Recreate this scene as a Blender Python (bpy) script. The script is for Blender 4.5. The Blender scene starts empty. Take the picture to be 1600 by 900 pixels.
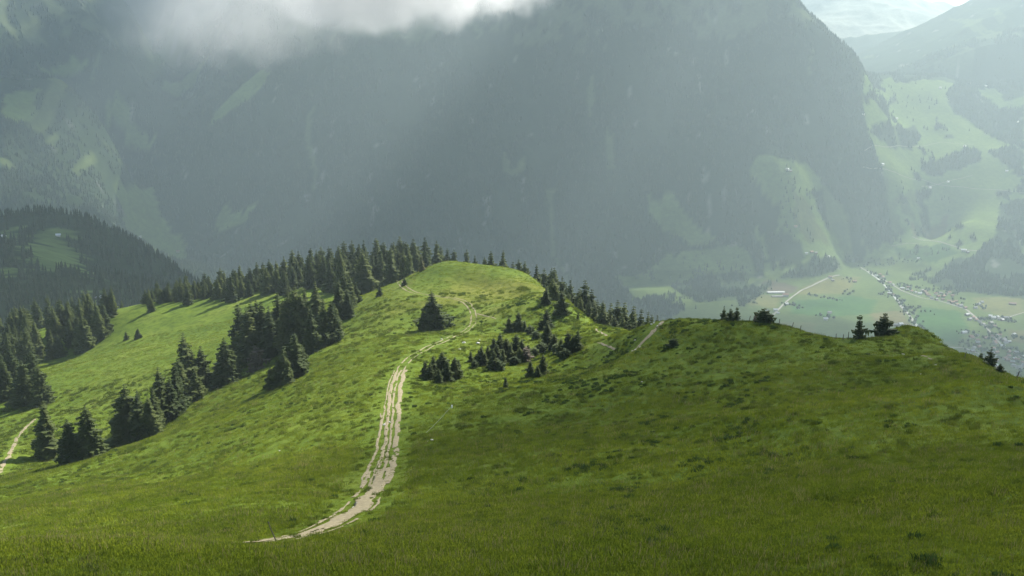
import bpy, math, random
import numpy as np
from mathutils import Vector

# ------------------------------------------------------------------ camera, sky, sun, exposure
scene = bpy.context.scene
COL = scene.collection
R = math.radians
PITCH, FPX = R(-12.0), 1443.0            # photograph is 1600 px wide, about 58 degrees across
cam_d = bpy.data.cameras.new('camera')
cam_d.sensor_width = 36.0
cam_d.lens = 36.0 * FPX / 1600.0
cam_d.clip_start, cam_d.clip_end = 0.5, 40000.0
cam = bpy.data.objects.new('camera', cam_d)
cam.location = (0, 0, 0)
cam.rotation_euler = (R(90) + PITCH, 0, 0)
COL.objects.link(cam)
scene.camera = cam

SUN_AZ, SUN_EL = R(37.0), R(38.0)        # azimuth from the view axis (+Y) towards +X
world = bpy.data.worlds.new('World'); scene.world = world; world.use_nodes = True
wn = world.node_tree.nodes; wl = world.node_tree.links; wn.clear()
sky = wn.new('ShaderNodeTexSky'); sky.sky_type = 'NISHITA'; sky.sun_disc = False
sky.sun_elevation = SUN_EL; sky.sun_rotation = SUN_AZ
sky.altitude = 1500; sky.air_density = 1.0; sky.dust_density = 2.0; sky.ozone_density = 1.0
bg = wn.new('ShaderNodeBackground'); bg.inputs['Strength'].default_value = 0.06
wo = wn.new('ShaderNodeOutputWorld')
wl.new(sky.outputs[0], bg.inputs[0]); wl.new(bg.outputs[0], wo.inputs[0])

SUNV = Vector((math.sin(SUN_AZ) * math.cos(SUN_EL), math.cos(SUN_AZ) * math.cos(SUN_EL), math.sin(SUN_EL)))
sun_d = bpy.data.lights.new('sun', 'SUN'); sun_d.energy = 5.0; sun_d.angle = R(0.53); sun_d.color = (1.0, 0.955, 0.88)
sun = bpy.data.objects.new('sun', sun_d); sun.rotation_euler = (-SUNV).to_track_quat('-Z', 'Y').to_euler()
sun.location = SUNV * 3000
COL.objects.link(sun)

scene.view_settings.view_transform = 'Standard'
scene.view_settings.look = 'None'
scene.view_settings.exposure = 1.85
scene.view_settings.gamma = 1.0
scene.cycles.max_bounces = 6
scene.cycles.diffuse_bounces = 3
scene.cycles.transmission_bounces = 4
scene.cycles.transparent_max_bounces = 12
scene.cycles.volume_bounces = 1
scene.cycles.use_denoising = True

HAZE_DENSITY = 1.06e-4
rng = np.random.default_rng(7)
random.seed(7)

# ------------------------------------------------------------------ numpy noise and thin-plate spline
_tab = np.random.default_rng(99).random((256, 256))
def vnoise(x, y, s=0):
    x = np.asarray(x, float) + 37.3 * s; y = np.asarray(y, float) - 91.7 * s
    xi = np.floor(x).astype(int); yi = np.floor(y).astype(int)
    fx = x - xi; fy = y - yi
    fx = fx * fx * fx * (fx * (fx * 6 - 15) + 10); fy = fy * fy * fy * (fy * (fy * 6 - 15) + 10)
    a = _tab[xi & 255, yi & 255]; b = _tab[(xi + 1) & 255, yi & 255]
    c = _tab[xi & 255, (yi + 1) & 255]; d = _tab[(xi + 1) & 255, (yi + 1) & 255]
    return (a * (1 - fx) + b * fx) * (1 - fy) + (c * (1 - fx) + d * fx) * fy
def fbm(x, y, s=0, o=5, g=0.5):
    v = 0; a = 1.0; t = 0
    for i in range(o):
        v = v + a * vnoise(x * 2 ** i * 1.013 + i * 3.1, y * 2 ** i * 1.013 - i * 5.7, s + i); t += a; a *= g
    return v / t
def ridged(x, y, s=0, o=4):
    v = 0; a = 1.0; t = 0
    for i in range(o):
        v = v + a * (1 - np.abs(2 * vnoise(x * 2 ** i + i * 7.7, y * 2 ** i - i * 2.9, s + i) - 1)); t += a; a *= 0.5
    return v / t
def sstep(a, b, x):
    t = np.clip((np.asarray(x, float) - a) / (b - a), 0, 1)
    return t * t * (3 - 2 * t)
class TPS:
    def __init__(self, pts, lam=0.0, scale=1.0):
        p = np.array(pts, float); self.c = p[:, :2] / scale; self.s = scale
        n = len(p); K = self.k(self.c, self.c) + lam * np.eye(n)
        P = np.hstack([np.ones((n, 1)), self.c])
        A = np.zeros((n + 3, n + 3)); A[:n, :n] = K; A[:n, n:] = P; A[n:, :n] = P.T
        w = np.linalg.solve(A, np.concatenate([p[:, 2], np.zeros(3)]))
        self.w = w[:n]; self.a = w[n:]
    @staticmethod
    def k(a, b):
        d2 = (a[:, None, 0] - b[None, :, 0]) ** 2 + (a[:, None, 1] - b[None, :, 1]) ** 2
        return 0.5 * d2 * np.log(d2 + 1e-12)
    def __call__(self, x, y):
        sh = np.shape(x); q = np.stack([np.ravel(x), np.ravel(y)], 1) / self.s
        out = np.empty(len(q))
        for i in range(0, len(q), 20000):
            b = q[i:i + 20000]
            out[i:i + 20000] = self.k(b, self.c) @ self.w + self.a[0] + b @ self.a[1:]
        return out.reshape(sh)

# ------------------------------------------------------------------ survey: sight lines from the viewpoint
cp, sp = math.cos(PITCH), math.sin(PITCH)
def ray(u, v):
    a = (u - 800.0) / FPX; b = (450.0 - v) / FPX
    return np.array([a, cp - sp * b, sp + cp * b])
def P(u, v, Y):
    d = ray(u, v); return tuple(d * (Y / d[1]))
def PZ(u, v, z):
    d = ray(u, v); return tuple(d * (z / d[2]))
def project(x, y, z):
    dep = y * cp + z * sp
    return 800 + FPX * x / dep, 450 - FPX * (-y * sp + z * cp) / dep

near_pts = [P(*q) for q in [
    # foreground brow
    (0, 900, 31), (0, 860, 37), (200, 900, 31.5), (200, 858, 37.5), (420, 900, 33), (430, 862, 42), (640, 900, 34), (640, 850, 45),
    (860, 900, 34), (860, 850, 45), (1080, 900, 34), (1080, 850, 43), (1300, 900, 34), (1300, 800, 52), (1600, 900, 31), (1600, 800, 46),
    (0, 846, 56), (200, 846, 54), (430, 846, 54), (300, 838, 62), (100, 838, 64),
    # slope left of the track
    (0, 800, 105), (0, 760, 165), (0, 715, 225), (100, 800, 100), (200, 800, 92), (300, 800, 84), (400, 800, 78), (480, 800, 77),
    (100, 760, 150), (200, 740, 168), (300, 740, 140), (400, 740, 120), (500, 740, 112), (74, 715, 230), (140, 712, 226), (200, 690, 232),
    (300, 680, 188), (400, 680, 164), (500, 680, 150), (250, 665, 240), (310, 622, 268), (360, 600, 282), (400, 640, 198), (500, 620, 196),
    (400, 570, 300), (440, 598, 240), (480, 552, 275), (530, 520, 295), (560, 560, 232), (560, 500, 310), (600, 460, 345),
    # track
    (500, 828, 62), (560, 795, 79), (590, 760, 99), (605, 720, 121), (612, 680, 143), (615, 640, 163), (618, 600, 188), (628, 570, 208),
    (650, 550, 227), (690, 532, 248), (735, 515, 270), (742, 500, 284), (735, 480, 304), (722, 468, 318),
    # knoll
    (640, 470, 322), (622, 441, 366), (660, 425, 372), (690, 440, 345), (760, 450, 338),
    (820, 470, 318), (690, 512, 284), (600, 530, 250), (1000, 520, 226),
    # right of the track
    (690, 590, 198), (770, 560, 218), (700, 650, 150), (700, 720, 106), (700, 800, 66), (800, 600, 182), (800, 700, 112), (850, 555, 222),
    (850, 515, 262), (900, 555, 206), (900, 650, 138), (900, 750, 82), (960, 560, 192), (1000, 600, 150), (1000, 700, 97), (1000, 800, 58), (640, 760, 92),
    # right knoll
    (1035, 502, 204), (1100, 600, 140), (1100, 700, 92), (1200, 600, 130), (1200, 700, 86),
    (1300, 600, 122), (1300, 700, 80), (1400, 560, 142), (1400, 600, 118), (1400, 700, 76), (1500, 600, 110), (1500, 700, 72), (1600, 640, 88), (1600, 700, 68),
    (1180, 545, 160), (1270, 560, 146),
    # saddle meadow on the left and woods behind it
    (250, 560, 352), (150, 600, 330), (60, 650, 296), (0, 690, 262), (200, 487, 462), (290, 480, 458), (380, 478, 440), (320, 520, 400), (130, 570, 372),
    (40, 620, 330), (0, 600, 372), (80, 560, 430),
]]
near_pts += [(0, 0, -1.8), (-30, 0, -3.0), (30, 0, -3.0), (0, 5, -4.2), (0, 12, -8.8), (-12, 16, -11.5), (12, 16, -11.5), (0, -40, -6), (-60, -40, -14), (60, -40, -14), (-40, 14, -14), (40, 14, -14),
    # beyond the skylines the ground falls away
    (-290, 560, -146), (-200, 560, -134), (-100, 560, -128), (-40, 520, -108), (-100, 520, -112), (-60, 470, -93), (-140, 480, -104), (-160, 520, -116), (0, 450, -102),
    (60, 400, -108), (95, 275, -96), (110, 240, -84),
    (130, 225, -98), (150, 210, -100), (180, 170, -104), (175, 120, -98), (150, 70, -70), (72, 262, -90), (85, 320, -126), (140, 300, -128), (200, 300, -155), (120, 420, -175), (60, 460, -155), (60, 330, -112), (100, 520, -190),
    (-260, 430, -122), (-330, 420, -138), (-260, 330, -124), (-220, 240, -118), (-160, 160, -92), (-300, 240, -150), (-200, 120, -105), (-120, 60, -66), (-330, 520, -165)]
def crest(lst, back=1.07, drop=0.035):
    for u, v, Y in lst:
        near_pts.append(P(u, v, Y))
        x, y, z = P(u, v, Y * back); near_pts.append((x, y, z - drop * Y * 0.5))
        x, y, z = P(u, v, Y * (2 * back - 1)); near_pts.append((x, y, z - drop * Y * 1.6))
crest([(1065, 501, 197), (1150, 501, 184), (1250, 511, 171), (1280, 520, 166), (1318, 533, 160), (1350, 530, 164), (1392, 514, 175), (1434, 512, 176), (1466, 532, 168), (1505, 556, 151),
       (1540, 562, 137), (1580, 571, 121), (1625, 590, 106), (1680, 610, 92)])
crest([(680, 412, 370), (720, 409, 368), (765, 420, 372), (810, 432, 378), (845, 445, 360), (872, 462, 335), (896, 480, 308), (925, 500, 280), (975, 514, 250)], 1.06, 0.03)
near_pts += [P(*q) for q in [(1440, 556, 146), (1400, 548, 150), (1360, 545, 150), (1320, 560, 142), (1290, 575, 134), (1250, 540, 156), (1380, 575, 132), (1480, 575, 126), (1540, 585, 115), (1160, 570, 148), (1060, 545, 172), (1040, 570, 164)]]
near_tps = TPS(near_pts, lam=0.0015, scale=100.0)

FLOOR = -880.0
far_pts = [PZ(u, v, FLOOR) for u, v in [(1560, 575), (1400, 545), (1200, 490), (1050, 500), (1330, 420), (1500, 472), (1600, 500), (1650, 600), (1450, 452), (1250, 445), (1120, 470), (1750, 560)]]
far_pts += [P(*q) for q in [
    # left wooded hill
    (90, 334, 1700), (0, 356, 1600), (-150, 350, 1600), (180, 378, 1650), (225, 432, 1560), (270, 475, 1450), (100, 420, 1180), (0, 450, 960), (160, 478, 900), (30, 385, 1320), (-150, 420, 1100),
    # side valley on the left
    (270, 405, 4350), (220, 375, 4650), (180, 300, 5100), (240, 200, 5700), (260, 130, 6200), (230, 50, 6600), (300, 40, 6500), (200, -40, 7000), (300, -50, 7000),
    (0, 300, 3700), (0, 150, 4400), (100, 130, 4700), (0, 20, 5100), (200, 10, 5900), (100, 250, 4300), (160, 190, 4750), (-200, 200, 4200), (-200, 0, 4900), (180, 90, 5300), (90, 30, 5300),
    # main massif
    (400, 420, 4350), (600, 430, 4250), (800, 440, 4250), (950, 450, 4180), (400, 250, 5000), (700, 250, 4900), (950, 250, 4850), (1100, 250, 4800),
    (330, 190, 5200), (420, 100, 5500), (560, 100, 5450), (800, 100, 5450), (1100, 100, 5350), (380, -20, 6000), (560, -40, 5900), (800, -60, 5850), (1000, -70, 5750), (1150, -50, 5700), (1232, 0, 5650),
    (1290, 50, 5580), (1335, 88, 5530), (1348, 140, 5400),
    # spur with the shelf meadow
    (1370, 250, 5050), (1405, 360, 4850), (1290, 330, 4720), (1235, 262, 4720), (1175, 275, 4700), (1190, 330, 4560), (1130, 340, 4620), (1280, 385, 4500), (1210, 410, 4330), (1040, 420, 4380), (1000, 340, 4620),
    # pastures on the right
    (1450, 372, 4930), (1550, 250, 5250), (1450, 200, 5620), (1385, 118, 6150), (1470, 122, 6200), (1520, 132, 6150), (1600, 130, 6100), (1600, 200, 5600), (1600, 462, 3920), (1540, 340, 4820), (1750, 330, 4800), (1750, 130, 6100), (1480, 445, 4150), (1620, 400, 4430),
    (1500, 400, 4480), (1500, 350, 4780), (1450, 300, 5080), (1430, 330, 4960), (1560, 300, 5020), (1400, 250, 5200), (1395, 180, 5640), (1440, 408, 4560), (1395, 400, 4700), (1400, 340, 4900),
]]
far_pts += [(0, 800, -240), (0, 1500, -560), (0, 2500, -860), (500, 2600, -875), (400, 1100, -470), (800, 1700, -780), (800, 900, -480), (300, 500, -200), (500, 300, -230), (300, 0, -180), (0, -600, -160), (600, -500, -350), (-600, -500, -330),
    (-500, 200, -270), (-400, 700, -240), (-650, 2300, -640), (-300, 1900, -640), (-1500, 2700, -650), (-1000, 2500, -640), (-900, 500, -340), (-1800, 600, -420), (-1800, 2000, -300), (1200, 2500, -878), (2000, 3000, -878), (2400, 3400, -860), (1500, 1500, -700), (2200, 1800, -760), (2600, 900, -600), (700, 3300, -880), (-200, 3300, -872), (-1200, 3600, -780),
    (-3500, 2500, -100), (-3600, 5000, 300), (3500, 3600, -600), (3600, 5200, 100),
    # far side of the crests
    (-2600, 6800, 420), (-1600, 7200, 250), (-800, 7000, 150), (300, 6900, 150), (1200, 6700, 100), (2000, 6500, -100), (2600, 7600, -250), (3400, 7200, -300), (4300, 7200, -250), (2300, 6900, -250), (2600, 6750, -80), (3300, 6750, -80)]
far_tps = TPS(far_pts, lam=0.0005, scale=1000.0)

def far_raw(x, y):
    z = far_tps(x, y)
    up = sstep(-840, -450, z)
    mt = sstep(2600, 4200, y)
    past_soft = sstep(1700, 2200, x - 0.12 * (y - 4700)) * sstep(4300, 4700, y)
    z = z + up * mt * (1 - 0.8 * past_soft) * (150 * (ridged(x / 620 + 0.22 * y / 620, y / 1500, 3) - 0.55) + 60 * (ridged(x / 210, y / 420, 9) - 0.55) + 18 * (fbm(x / 90, y / 90, 5, 3) - 0.5))
    z = z + up * (1 - mt) * (26 * (fbm(x / 240, y / 240, 15, 4) - 0.5))
    fl = FLOOR + 5 * (fbm(x / 500, y / 500, 21, 3) - 0.5)
    k = 18.0
    z = np.where(y > 1500, fl + k * np.logaddexp(0, (z - fl) / k), z)
    # two farther mountains that close the valley
    m1 = 900 - 0.52 * np.hypot(x - 3950, (y - 7300) * 0.9) + 90 * (ridged(x / 600, y / 600, 31) - 0.5)
    m2 = 1050 - 0.42 * np.hypot((x - 3100) * 0.6, y - 9500) + 190 * (ridged(x / 900, y / 900, 41) - 0.5)
    z = np.where(y > 6300, np.maximum(z, np.maximum(m1, m2)), z)
    return z

NX0, NX1, NY0, NY1, NSTEP = -420.0, 300.0, -80.0, 640.0, 1.5
FX0, FX1, FY0, FY1, FSTEP = -4200.0, 5400.0, -1000.0, 11000.0, 20.0
fx = np.arange(FX0, FX1 + 1, FSTEP); fy = np.arange(FY0, FY1 + 1, FSTEP)
FXg, FYg = np.meshgrid(fx, fy)
FZ = far_raw(FXg, FYg)
def bil(G, x0, y0, st, x, y):
    gx = np.clip((np.asarray(x, float) - x0) / st, 0, G.shape[1] - 1.001); gy = np.clip((np.asarray(y, float) - y0) / st, 0, G.shape[0] - 1.001)
    ix = gx.astype(int); iy = gy.astype(int); tx = gx - ix; ty = gy - iy
    return (G[iy, ix] * (1 - tx) + G[iy, ix + 1] * tx) * (1 - ty) + (G[iy + 1, ix] * (1 - tx) + G[iy + 1, ix + 1] * tx) * ty
nx = np.arange(NX0, NX1 + .1, NSTEP); ny = np.arange(NY0, NY1 + .1, NSTEP)
NXg, NYg = np.meshgrid(nx, ny)
zn = near_tps(NXg, NYg)
rough = sstep(20, 60, NYg)
zn = zn + rough * (1.7 * (fbm(NXg / 26, NYg / 26, 51, 3) - 0.5) + (0.36 + 0.6 * sstep(-10, 25, NXg)) * (fbm(NXg / 6.5, NYg / 6.5, 57, 3) - 0.5)) + 0.12 * (vnoise(NXg / 2.3, NYg / 2.3, 61) - 0.5)
edge = np.minimum(np.minimum(NXg - NX0, NX1 - NXg), np.minimum(NYg - NY0, NY1 - NYg))
wn_ = sstep(0, 90, edge)
NZ = zn * wn_ + bil(FZ, FX0, FY0, FSTEP, NXg, NYg) * (1 - wn_)
def H(x, y):
    x = np.asarray(x, float); y = np.asarray(y, float)
    inn = (x > NX0) & (x < NX1) & (y > NY0) & (y < NY1)
    return np.where(inn, bil(NZ, NX0, NY0, NSTEP, x, y), bil(FZ, FX0, FY0, FSTEP, x, y))
def hit(u, v, far=11000.0, near=25.0):
    """where the sight line through a photograph point meets the ground"""
    d = ray(u, v)
    t = near * (far / near) ** np.linspace(0, 1, 6000)
    x = d[0] * t; y = d[1] * t; z = d[2] * t
    b = z < H(x, y)
    i = int(np.argmax(b))
    if not b[i]: return None
    i = max(i, 1); f0 = z[i - 1] - H(x[i - 1], y[i - 1]); f1 = z[i] - H(x[i], y[i]); f = f0 / (f0 - f1 + 1e-9)
    tt = t[i - 1] + f * (t[i] - t[i - 1])
    return float(d[0] * tt), float(d[1] * tt)
def hit_hill(u, v):
    """the same for a point on the near hill, a little lower where the line passes over its skyline"""
    for dv in range(0, 40):
        p = hit(u, v + dv)
        if p is not None and p[1] < 640: return p

# ------------------------------------------------------------------ mesh and object helpers
def fast_mesh(name, V, F, mats=(), mi=None, smooth=False):
    V = np.asarray(V, np.float32); F = np.asarray(F, np.int32); k = F.shape[1]
    me = bpy.data.meshes.new(name)
    me.vertices.add(len(V)); me.vertices.foreach_set('co', V.ravel())
    me.loops.add(F.size); me.loops.foreach_set('vertex_index', F.ravel())
    me.polygons.add(len(F)); me.polygons.foreach_set('loop_start', np.arange(0, F.size, k, dtype=np.int32))
    me.polygons.foreach_set('use_smooth', np.full(len(F), smooth))
    for m in mats: me.materials.append(m)
    if mi is not None: me.polygons.foreach_set('material_index', np.asarray(mi, np.int32))
    me.update(calc_edges=True); me.validate()
    return me
def link(name, me, parent=None, loc=None, rz=None, scale=None):
    o = bpy.data.objects.new(name, me); COL.objects.link(o)
    if parent is not None: o.parent = parent
    if loc is not None: o.location = loc
    if rz is not None: o.rotation_euler = (0, 0, rz)
    if scale is not None: o.scale = scale
    return o
def tag(o, label=None, cat=None, group=None, kind=None):
    if label: o['label'] = label
    if cat: o['category'] = cat
    if group: o['group'] = group
    if kind: o['kind'] = kind
    return o
def color_attr(me, name, C):
    a = me.attributes.new(name, 'FLOAT_COLOR', 'POINT')
    a.data.foreach_set('color', np.hstack([C, np.ones((len(C), 1))]).astype(np.float32).ravel())
def grid_faces(nr, nc, keep=None):
    i = np.arange(nr * nc).reshape(nr, nc)
    F = np.stack([i[:-1, :-1], i[:-1, 1:], i[1:, 1:], i[1:, :-1]], -1).reshape(-1, 4)
    return F if keep is None else F[keep.reshape(-1)]

# ------------------------------------------------------------------ materials
def mat(name):
    m = bpy.data.materials.new(name); m.use_nodes = True
    nt = m.node_tree; nt.nodes.clear()
    out = nt.nodes.new('ShaderNodeOutputMaterial')
    return m, nt, out
def nd(nt, t, **kw):
    n = nt.nodes.new(t)
    for k, v in kw.items():
        if k in n.inputs: n.inputs[k].default_value = v
        else: setattr(n, k, v)
    return n
def ramp(nt, src, stops):
    r = nt.nodes.new('ShaderNodeValToRGB'); e = r.color_ramp.elements
    while len(e) < len(stops): e.new(0.5)
    for el, (p, c) in zip(e, stops): el.position = p; el.color = (*c, 1)
    nt.links.new(src, r.inputs[0]); return r
def noise(nt, scale, detail=4, rough=0.55, co=None):
    n = nd(nt, 'ShaderNodeTexNoise', Scale=scale, Detail=detail, Roughness=rough)
    if co is None:
        g = nt.nodes.new('ShaderNodeNewGeometry'); co = g.outputs['Position']
    nt.links.new(co, n.inputs['Vector']); return n
def mix(nt, a, b, fac, mode='MIX'):
    m = nt.nodes.new('ShaderNodeMix'); m.data_type = 'RGBA'; m.blend_type = mode
    for sock, val in ((m.inputs[0], fac), (m.inputs[6], a), (m.inputs[7], b)):
        if hasattr(val, 'is_linked'): nt.links.new(val, sock)
        elif isinstance(val, (int, float)): sock.default_value = val
        else: sock.default_value = (*val, 1)
    return m.outputs[2]
def diffuse(nt, out, col, rough=0.9, bump=None, bdist=0.1, bstr=0.5, transl=0.0, spec=0.2):
    b = nd(nt, 'ShaderNodeBsdfPrincipled', Roughness=rough)
    b.inputs['Specular IOR Level'].default_value = spec
    if hasattr(col, 'is_linked'): nt.links.new(col, b.inputs['Base Color'])
    else: b.inputs['Base Color'].default_value = (*col, 1)
    if bump is not None:
        bn = nd(nt, 'ShaderNodeBump', Strength=bstr, Distance=bdist); nt.links.new(bump, bn.inputs['Height']); nt.links.new(bn.outputs[0], b.inputs['Normal'])
    sh = b.outputs[0]
    if transl > 0:
        t = nt.nodes.new('ShaderNodeBsdfTranslucent')
        if hasattr(col, 'is_linked'): nt.links.new(col, t.inputs[0])
        else: t.inputs[0].default_value = (*col, 1)
        ms = nd(nt, 'ShaderNodeMixShader'); ms.inputs[0].default_value = transl
        nt.links.new(sh, ms.inputs[1]); nt.links.new(t.outputs[0], ms.inputs[2]); sh = ms.outputs[0]
    nt.links.new(sh, out.inputs['Surface'])

def m_meadow():
    m, nt, out = mat('meadow_turf')
    n1 = noise(nt, 0.035, 5, 0.6); n2 = noise(nt, 0.35, 5, 0.65); n3 = noise(nt, 3.0, 4, 0.7)
    a = ramp(nt, n1.outputs[0], [(0.30, (0.060, 0.096, 0.010)), (0.5, (0.084, 0.124, 0.013)), (0.72, (0.110, 0.142, 0.020))])
    b = ramp(nt, n2.outputs[0], [(0.32, (0.50, 0.55, 0.45)), (0.52, (1.0, 1.0, 1.0)), (0.75, (1.25, 1.15, 1.1))])
    c = mix(nt, a.outputs[0], b.outputs[0], 1.0, 'MULTIPLY')
    at = nt.nodes.new('ShaderNodeAttribute'); at.attribute_name = 'cover'
    c = mix(nt, c, at.outputs['Color'], 1.0, 'MULTIPLY')
    diffuse(nt, out, c, 0.95, n3.outputs[0], 0.25, 0.8, spec=0.05)
    return m
def m_terrain():
    m, nt, out = mat('valley_land')
    at = nt.nodes.new('ShaderNodeAttribute'); at.attribute_name = 'cover'
    n1 = noise(nt, 0.006, 6, 0.6); n2 = noise(nt, 0.05, 4, 0.6)
    v = ramp(nt, n1.outputs[0], [(0.3, (0.72, 0.75, 0.75)), (0.7, (1.25, 1.2, 1.15))])
    w = ramp(nt, n2.outputs[0], [(0.3, (0.8, 0.8, 0.8)), (0.7, (1.18, 1.18, 1.12))])
    c = mix(nt, at.outputs['Color'], v.outputs[0], 1.0, 'MULTIPLY'); c = mix(nt, c, w.outputs[0], 1.0, 'MULTIPLY')
    diffuse(nt, out, c, 1.0, spec=0.0)
    return m
def m_leaf(name, lo, hi, transl=0.25, scale=0.35):
    m, nt, out = mat(name)
    n = noise(nt, scale, 3, 0.6)
    oi = nt.nodes.new('ShaderNodeObjectInfo')
    c = ramp(nt, n.outputs[0], [(0.3, lo), (0.7, hi)])
    vr = ramp(nt, oi.outputs['Random'], [(0.0, (0.66, 0.70, 0.66)), (1.0, (1.40, 1.28, 1.1))])
    diffuse(nt, out, mix(nt, c.outputs[0], vr.outputs[0], 1.0, 'MULTIPLY'), 0.8, transl=transl, spec=0.15)
    return m
def m_plain(name, c, var=0.25, scale=1.0, rough=0.85, bd=0.02):
    m, nt, out = mat(name)
    n = noise(nt, scale, 5, 0.65)
    r = ramp(nt, n.outputs[0], [(0.3, tuple(x * (1 - var) for x in c)), (0.7, tuple(min(1, x * (1 + var)) for x in c))])
    diffuse(nt, out, r.outputs[0], rough, n.outputs[0], bd, 0.6, spec=0.2)
    return m
M = dict(
    meadow=m_meadow(), land=m_terrain(),
    spruce=m_leaf('spruce_needles', (0.040, 0.060, 0.021), (0.084, 0.110, 0.036), 0.40),
    young=m_leaf('young_spruce_needles', (0.030, 0.050, 0.018), (0.060, 0.085, 0.030), 0.25),
    larch=m_leaf('larch_needles', (0.085, 0.095, 0.045), (0.135, 0.140, 0.070), 0.3),
    bare=m_leaf('dry_twigs', (0.075, 0.065, 0.050), (0.120, 0.100, 0.075), 0.1),
    bark=m_plain('bark', (0.07, 0.055, 0.04), 0.4, 6.0),
    wood=m_leaf('forest_needles', (0.020, 0.034, 0.018), (0.042, 0.060, 0.028), 0.1, 0.02),
    broad=m_leaf('valley_tree_leaves', (0.030, 0.052, 0.020), (0.055, 0.080, 0.030), 0.1, 0.05),
    grass=m_leaf('grass_blades', (0.086, 0.125, 0.010), (0.136, 0.172, 0.018), 0.58, 0.06),
    tuft=m_leaf('broad_leaf_clumps', (0.030, 0.060, 0.014), (0.050, 0.088, 0.020), 0.3, 0.3),
    tussock=m_leaf('tussock_blades', (0.056, 0.090, 0.010), (0.098, 0.128, 0.018), 0.4, 0.25),
    straw=m_leaf('dry_stalks', (0.16, 0.15, 0.07), (0.24, 0.21, 0.10), 0.3, 0.5),
    gravel=m_plain('track_gravel', (0.20, 0.168, 0.098), 0.30, 2.2, bd=0.05),
    stone=m_plain('limestone', (0.48, 0.46, 0.41), 0.25, 3.0),
    postw=m_plain('weathered_post_wood', (0.10, 0.085, 0.07), 0.3, 8.0),
    pipe=m_plain('grey_pipe', (0.12, 0.14, 0.09), 0.1, 8.0, 0.5),
    white=m_plain('white_paint', (0.80, 0.80, 0.78), 0.05, 2.0),
    wall=m_plain('pale_render', (0.52, 0.48, 0.41), 0.15, 0.4),
    timber=m_plain('chalet_timber', (0.16, 0.105, 0.065), 0.3, 0.6),
    rwhite=m_plain('pale_metal_roof', (0.55, 0.55, 0.53), 0.08, 0.5, 0.85),
    rgrey=m_plain('grey_slate_roof', (0.26, 0.25, 0.24), 0.2, 0.5),
    rred=m_plain('brown_tile_roof', (0.26, 0.15, 0.11), 0.2, 0.5),
    road=m_plain('road_surface', (0.20, 0.19, 0.165), 0.12, 0.05),
    water=m_plain('stream_bed', (0.30, 0.32, 0.30), 0.2, 0.05, 0.95),
)

# ------------------------------------------------------------------ land cover of the valley and the mountains
def wpoly(px):
    q = [hit(u, v, near=800.0) for u, v in px]
    return np.array([p for p in q if p is not None])
def inpoly(poly, x, y):
    c = np.zeros(np.shape(x), bool)
    if len(poly) < 3: return c
    x1, y1 = poly[-1]
    for x2, y2 in poly:
        cond = ((y1 > y) != (y2 > y)) & (x < (x2 - x1) * (y - y1) / (y2 - y1 + 1e-12) + x1)
        c ^= cond; x1, y1 = x2, y2
    return c
PASTURE = wpoly([(1346, 118), (1385, 121), (1470, 126), (1520, 136), (1600, 132), (1690, 136), (1700, 480), (1480, 455), (1345, 404), (1414, 362), (1390, 300), (1372, 250), (1352, 190)])
GLADES = [wpoly(p) for p in [
    [(1165, 268), (1215, 248), (1272, 262), (1287, 292), (1266, 302), (1282, 342), (1306, 372), (1328, 412), (1205, 440), (1215, 405), (1250, 396), (1256, 376), (1212, 366), (1218, 322), (1190, 302)],
    [(1174, 352), (1194, 362), (1200, 400), (1216, 442), (1198, 432), (1184, 392)],
    [(990, 432), (1040, 402), (1110, 388), (1160, 382), (1184, 402), (1180, 432), (1130, 470), (1040, 502), (975, 482)],
    [(1010, 300), (1060, 312), (1120, 375), (1095, 388), (1030, 350)],
    [(140, 148), (200, 168), (246, 214), (236, 232), (180, 200)], [(0, 150), (62, 138), (42, 192), (0, 182)],
    [(325, 192), (350, 162), (408, 108), (424, 114), (374, 166), (342, 190)], [(50, 100), (110, 88), (140, 100), (90, 120)], [(-80, 130), (0, 110), (0, 130), (-80, 160)],
    [(178, 292), (240, 288), (252, 342), (286, 372), (292, 412), (240, 392), (190, 342)],
    [(340, 330), (400, 320), (380, 350), (340, 360)], [(240, 100), (330, 80), (300, 110), (255, 125)],
    # left hill
    [(44, 374), (70, 356), (108, 362), (106, 385), (120, 398), (124, 420), (104, 432), (62, 416), (48, 404)], [(0, 362), (38, 346), (32, 366), (0, 376)],
    [(134, 424), (152, 424), (160, 442), (140, 438)], [(112, 452), (124, 444), (122, 470), (112, 472)], [(144, 462), (158, 458), (154, 474), (146, 474)], [(12, 420), (44, 416), (36, 432), (10, 436)],
]]
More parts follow.
